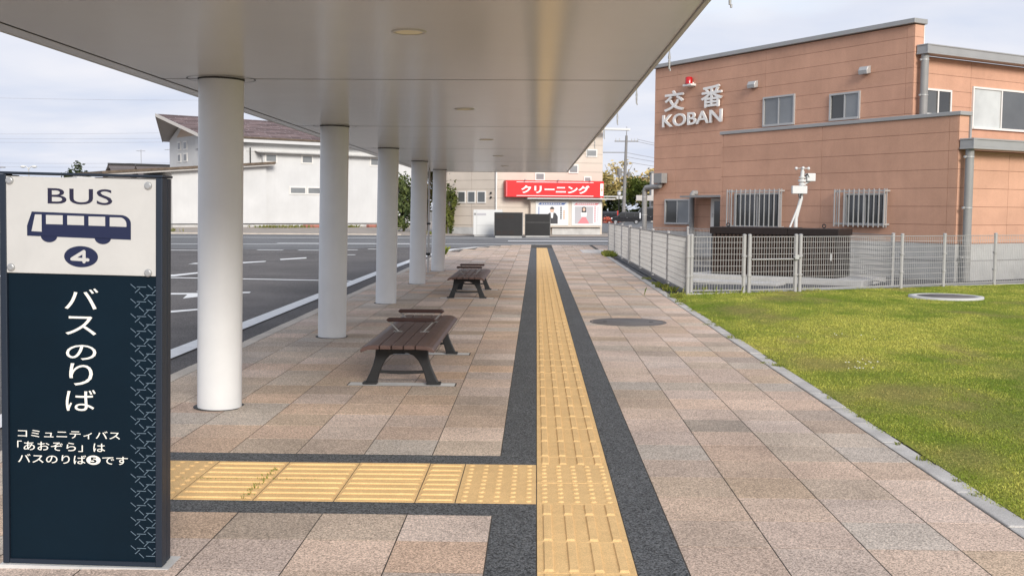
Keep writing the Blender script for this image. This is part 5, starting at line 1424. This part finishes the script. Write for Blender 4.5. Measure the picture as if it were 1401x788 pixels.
# verge weeds and red kerb blocks by the white building
wv = []
for (x, y, r, n) in ((-20.2, 81.5, 1.2, 300), (-18.6, 83.0, 1.0, 150), (-15.0, 85.5, 0.8, 180), (-11.8, 86.5, 0.9, 200), (-23.5, 66.8, 0.8, 160), (-6.5, 64.5, 0.5, 80)):
    for _ in range(n):
        wv.append((x + random.gauss(0, r * 0.6), y + random.gauss(0, r * 0.3), -0.07, random.uniform(0.08, 0.30)))
wv = np.array(wv); k = rng.random(len(wv))[:, None]
tag(obj('verge_weeds', grass_mesh('verge_weeds', wv[:, :3], wv[:, 3], 0.02 + wv[:, 3] * 0.12, np.array((0.09, 0.12, 0.02)) * (1 - k) + np.array((0.22, 0.19, 0.06)) * k, 0.9), M['leafgrass']), 'patches of weeds along the foot of the white building', 'weeds', kind='stuff')
for i, (x, y, l) in enumerate(((-17.6, 83.6, 1.4), (-13.1, 86.6, 1.4))):
    mb = MB(); mb.box((-l / 2, -0.25, 0), (l / 2, 0.25, 0.24)); o = obj('kerb_block', mb, M['kerbred'], None, bevel=0.04, loc=(x, y, -0.07)); o.rotation_euler = (0, 0, WA)
    tag(o, ('faded red kerb block by the weeds left of the second column' if i == 0 else 'faded red kerb block by the weeds right of the second column'), 'kerb block', 'red kerb blocks by the white building')

# ================================================================== FAR RIGHT BACKGROUND
gh = thing('grey_house', 'pale grey flat roofed house behind the parked black van', 'house', (18.2, 140, -0.05), R(-4))
mb = MB(); mb.box((-3.2, 0.6, 3.35), (5.0, 8.0, 6.4)); obj('upper_storey', mb, M['housegrey'], gh)
mb = MB(); mb.box((-3.3, 0.5, 6.405), (5.1, 8.1, 6.6)); obj('roof_edge', mb, M['pipe'], gh)
mb = MB(); mb.box((-5.2, -1.4, 2.75), (5.0, 0.58, 3.45)); obj('porch_roof', mb, M['housegrey'], gh)
mb = MB(); mb.box((-3.2, 0.62, 0), (5.0, 8.0, 3.3)); obj('lower_storey', mb, M['housegrey'], gh)
mb = MB(); mb.box((-1.2, 0.54, 4.2), (1.6, 0.598, 5.7)); w = obj('window', mb, M['black'], gh)
mb = MB(); mb.box((-0.3, 0.53, 4.4), (0.9, 0.538, 5.5)); obj('pane', mb, M['frost'], w)
mb = MB(); mb.box((-1.3, 0.56, 0.0), (3.2, 0.618, 2.4)); obj('garage_opening', mb, M['black'], gh)
mb = MB(); mb.box((1.4, 2.5, 6.61), (4.5, 4.5, 7.2)); obj('roof_unit', mb, M['black'], gh)

up = thing('utility_pole', 'grey concrete utility pole with crossarms and a transformer', 'utility pole', (10.7, 132, -0.05))
mb = MB(); mb.cyl((0, 0, 0), (0.25, 0, 10.6), 0.24, 0.15, n=14); obj('pole', mb, M['pole'], up)
mb = MB(); mb.cyl((0.25, 0, 10.6), (0.27, 0, 11.7), 0.05, 0.03, n=8); obj('pole_top', mb, M['pole'], up)
mb = MB(); mb.box((-1.2, -0.08, 9.85), (1.7, 0.08, 9.97)); o = obj('crossarm', mb, M['pole'], up)
for x in (-1.05, -0.6, 0.9, 1.25, 1.6):
    mb = MB(); mb.cyl((x, 0, 9.97), (x, 0, 10.25), 0.06, 0.04, n=8); obj('insulator', mb, M['sash'], o)
mb = MB(); mb.box((-2.9, -0.06, 8.50), (0.3, 0.06, 8.6)); obj('crossarm', mb, M['pole'], up)
mb = MB(); mb.cyl((-0.55, -0.1, 5.7), (-0.55, -0.1, 6.6), 0.28, n=14); mb.box((-0.4, -0.12, 6.1), (0.15, 0.1, 6.3)); obj('transformer', mb, M['pole'], up)
mb = MB(); mb.cyl((0.6, -0.05, 5.6), (0.6, -0.05, 6.2), 0.2, n=12); obj('transformer', mb, M['pole'], up)
mb = MB(); mb.tube([(0.0, -0.2, 1.6), (0.9, -0.6, 1.9)], 0.05, 6); obj('street_lamp_arm', mb, M['sash'], up)
mb = MB(); mb.box((-4.6, -0.25, 3.1), (-0.1, -0.15, 3.25)); mb.box((-0.9, -0.5, 2.85), (-0.2, -0.1, 3.1)); obj('lower_arm', mb, M['sash'], up)
def wire(name, label, a, b_, sag, r=0.03, group='overhead wires'):
    pts_ = []
    for i in range(17):
        t_ = i / 16
        p = Vector(a).lerp(Vector(b_), t_); p.z -= sag * 4 * t_ * (1 - t_); pts_.append(p)
    mb = MB()
    for p, q in zip(pts_[:-1], pts_[1:]): mb.cyl(p, q, r, n=5, caps=False)
    return tag(obj(name, mb, M['wire'], None, recalc=False), label, 'wire', group)
for i, (dz, dx_) in enumerate(((10.1, 1.6), (9.9, 1.25), (8.5, 0.2), (8.0, 0.2), (7.4, 0.2))):
    wire('overhead_wire', ('topmost wire', 'second wire from the top', 'third wire from the top', 'fourth wire from the top', 'lowest wire')[i] + ' running from the utility pole behind the police box', (10.7 + dx_, 132, dz), (42, 150 + i * 2, dz - 1.2 + 0.3 * i), 1.0, group='wires on the utility pole')
for i, (z0, z1) in enumerate(((14.7, 14.0), (10.05, 10.5), (9.6, 9.8), (9.2, 9.35), (6.8, 6.9), (6.4, 6.4))):
    wire('overhead_wire', ('highest faint wire, alone high in the sky', 'upper wire of the three close together', 'middle wire of the three close together', 'lower wire of the three close together', 'upper of the two lowest wires', 'lowest wire just over the roofs')[i] + ' above the bus stop sign', (-85, 125, z0), (-30.0, 125, z1), 0.35, 0.013, group='wires above the sign')
lp = thing('street_lamp', 'small lantern street lamp left of the utility pole', 'street lamp', (9.6, 125, -0.05))
mb = MB(); mb.cyl((0, 0, 0), (0, 0, 3.2), 0.06, 0.045, n=8); obj('post', mb, M['black'], lp)
mb = MB(); mb.lathe([(0.0, 0.62), (0.12, 0.6), (0.28, 0.42), (0.16, 0.40)], 12, (0, 0, 3.2)); obj('lamp_cap', mb, M['pipe'], lp)
mb = MB(); mb.lathe([(0.10, 0.0), (0.2, 0.05), (0.24, 0.4)], 12, (0, 0, 3.2)); obj('globe', mb, M['lamp_clear'], lp)
# roundabout lamp heads and antenna on the left skyline
ll = thing('street_lamp', 'twin headed street lamp above the left end of the sign', 'street lamp', (-67.0, 140, -0.05))
mb = MB(); mb.cyl((0, 0, 0), (0, 0, 6.6), 0.10, 0.07, n=10); obj('pole', mb, M['sash'], ll)
for s in (-1, 1):
    mb = MB(); mb.tube([(0, 0, 6.4), (s * 0.35, 0, 6.75), (s * 0.55, 0, 6.75)], 0.06, 8); mb.ball((s * 0.75, 0, 6.72), 0.32, 8, 12, (1.2, 0.8, 0.55)); obj('lamp_head', mb, M['devwhite'], ll)
an = thing('utility_pole', 'distant utility pole at the left edge above the sign', 'utility pole', (-76.0, 150, -0.05))
mb = MB(); mb.cyl((0, 0, 0), (0, 0, 8.1), 0.16, 0.10, n=10); obj('pole', mb, M['pole'], an)
mb = MB(); mb.box((-0.9, -0.06, 6.9), (0.9, 0.06, 7.02)); mb.box((-0.7, -0.06, 6.3), (0.7, 0.06, 6.4)); obj('crossarm', mb, M['pole'], an)
for x_, y_, z_, lab in ((-53.5, 144, 7.2, 'thin television antenna on the roof of the dark tiled house'), (-43.2, 125.5, 6.4, 'thin television antenna beside the white gable wall')):
    a_ = thing('antenna', lab, 'antenna', (x_, y_, z_))
    mb = MB(); mb.cyl((0, 0, 0), (0, 0, 2.0), 0.035, n=6); obj('mast', mb, M['pipe'], a_)
    mb = MB(); mb.cyl((-0.6, 0, 1.8), (0.6, 0, 1.8), 0.025, n=6)
    for x in (-0.5, -0.2, 0.1, 0.4): mb.cyl((x, -0.35, 1.8), (x, 0.35, 1.8), 0.02, n=5)
    obj('aerial', mb, M['pipe'], a_)

# ================================================================== PARKED VEHICLES
def vehicle(name, label, loc, rz, paint, L_=3.6, Wd_=1.6, Hh=1.85, cat='van', group=None):
    t = thing(name, label, cat, loc, rz, group)
    # x runs to the front; side profile of the lower body and the cabin
    lo = [(-L_ / 2, 0.32), (L_ / 2 - 0.02, 0.32), (L_ / 2, 0.62), (L_ / 2 - 0.10, 0.92), (L_ / 2 - 0.75, 1.04), (-L_ / 2 + 0.02, 1.02), (-L_ / 2 - 0.02, 0.6)]
    ca = [(-L_ / 2 + 0.02, 1.022), (L_ / 2 - 0.73, 1.042), (L_ / 2 - 1.30, Hh - 0.10), (L_ / 2 - 1.55, Hh), (-L_ / 2 + 0.30, Hh), (-L_ / 2 + 0.10, Hh - 0.12)]
    mb = MB(); mb.prism([(x, -Wd_ / 2, z) for x, z in lo], (0, Wd_, 0)); obj('body', mb, paint, t, bevel=0.06, seg=3)
    mb = MB(); n = len(ca)
    vs = []
    for s in (-1, 1):
        for x, z in ca:
            k = (z - 1.02) / (Hh - 1.02); vs.append((x, s * (Wd_ / 2 - 0.03 - 0.12 * k), z))
    mb.add(vs, [tuple(range(n)), tuple(range(2 * n - 1, n - 1, -1))] + [(i, (i + 1) % n, n + (i + 1) % n, n + i) for i in range(n)])
    obj('cabin', mb, paint, t, bevel=0.05, seg=3)
    for s in (-1, 1):
        for (a, b_, c, d) in ((L_ / 2 - 0.98, L_ / 2 - 1.36, L_ / 2 - 1.98, L_ / 2 - 1.98), (L_ / 2 - 2.05, L_ / 2 - 2.05, -L_ / 2 + 0.85, -L_ / 2 + 0.85), (-L_ / 2 + 0.78, -L_ / 2 + 0.78, -L_ / 2 + 0.22, -L_ / 2 + 0.18)):
            y0 = s * (Wd_ / 2 - 0.03 - 0.12 * 0.08 + 0.004); y1 = s * (Wd_ / 2 - 0.03 - 0.12 * 0.8 + 0.004)
            mb = MB(); mb.prism([(a, y0, 1.09), (d, y0, 1.09), (c, y1, Hh - 0.17), (b_, y1, Hh - 0.17)], (0, s * 0.008, 0)); obj('side_window', mb, M['carglass'], t)
        for x in (L_ / 2 - 0.62, -L_ / 2 + 0.58):
            mb = MB(); mb.cyl((x, s * (Wd_ / 2 - 0.19), 0.30), (x, s * (Wd_ / 2 + 0.015), 0.30), 0.30, n=22); w = obj('wheel', mb, M['tyre'], t)
            mb = MB(); mb.cyl((x, s * (Wd_ / 2 + 0.016), 0.30), (x, s * (Wd_ / 2 + 0.026), 0.30), 0.20, n=18); obj('rim', mb, M['rim'], w)
        mb = MB(); mb.box((L_ / 2 - 0.16, s * (Wd_ / 2 - 0.40), 0.70), (L_ / 2 + 0.0, s * (Wd_ / 2 + 0.005), 0.88)); obj('headlight', mb, M['lamp_clear'], t, bevel=0.02)
        mb = MB(); mb.box((-L_ / 2 - 0.03, s * (Wd_ / 2 - 0.22), 0.80), (-L_ / 2 + 0.14, s * (Wd_ / 2 + 0.008), 1.60)); obj('tail_light', mb, M['lamp_clear'] if name == 'parked_van' else M['lamp_red'], t, bevel=0.02)
        mb = MB(); mb.box((L_ / 2 - 1.18, s * (Wd_ / 2 + 0.02), 1.05), (L_ / 2 - 1.04, s * (Wd_ / 2 + 0.18), 1.20)); obj('mirror', mb, paint, t, bevel=0.02)
        mb = MB(); mb.box((-0.25, s * (Wd_ / 2 + 0.001), 0.86), (-0.10, s * (Wd_ / 2 + 0.018), 0.90)); obj('door_handle', mb, M['rim'], t)
    mb = MB(); mb.prism([(L_ / 2 - 0.80, -Wd_ / 2 + 0.14, 1.08), (L_ / 2 - 0.80, Wd_ / 2 - 0.14, 1.08), (L_ / 2 - 1.28, Wd_ / 2 - 0.22, Hh - 0.14), (L_ / 2 - 1.28, -Wd_ / 2 + 0.22, Hh - 0.14)], (0.02, 0, 0.012)); obj('windscreen', mb, M['darkglass'], t)
    return t
v = vehicle('parked_van', 'black boxy mini van parked beside the grey house', (9.75, 117.0, -0.045), R(180 - 4), M['carpaint'], 4.1, 1.75, 1.72, 'van'); v.scale = (0.77, 0.77, 0.77)
v = vehicle('parked_van', 'dark van with a silver roof parked behind the black mini van', (13.3, 126.5, -0.045), R(177), M['carpaint'], 5.0, 1.9, 2.15, 'van'); v.scale = (0.85, 0.85, 0.85)
mb = MB(); mb.box((-2.2, -0.78, 2.151), (0.9, 0.78, 2.20)); obj('roof', mb, M['carsilver'], v, bevel=0.03)
v = vehicle('parked_car', 'dark car parked beside the flower bed', (8.35, 131.5, -0.045), R(172), M['carpaint'], 3.8, 1.65, 1.5, 'car'); v.scale = (0.9, 0.9, 0.9)
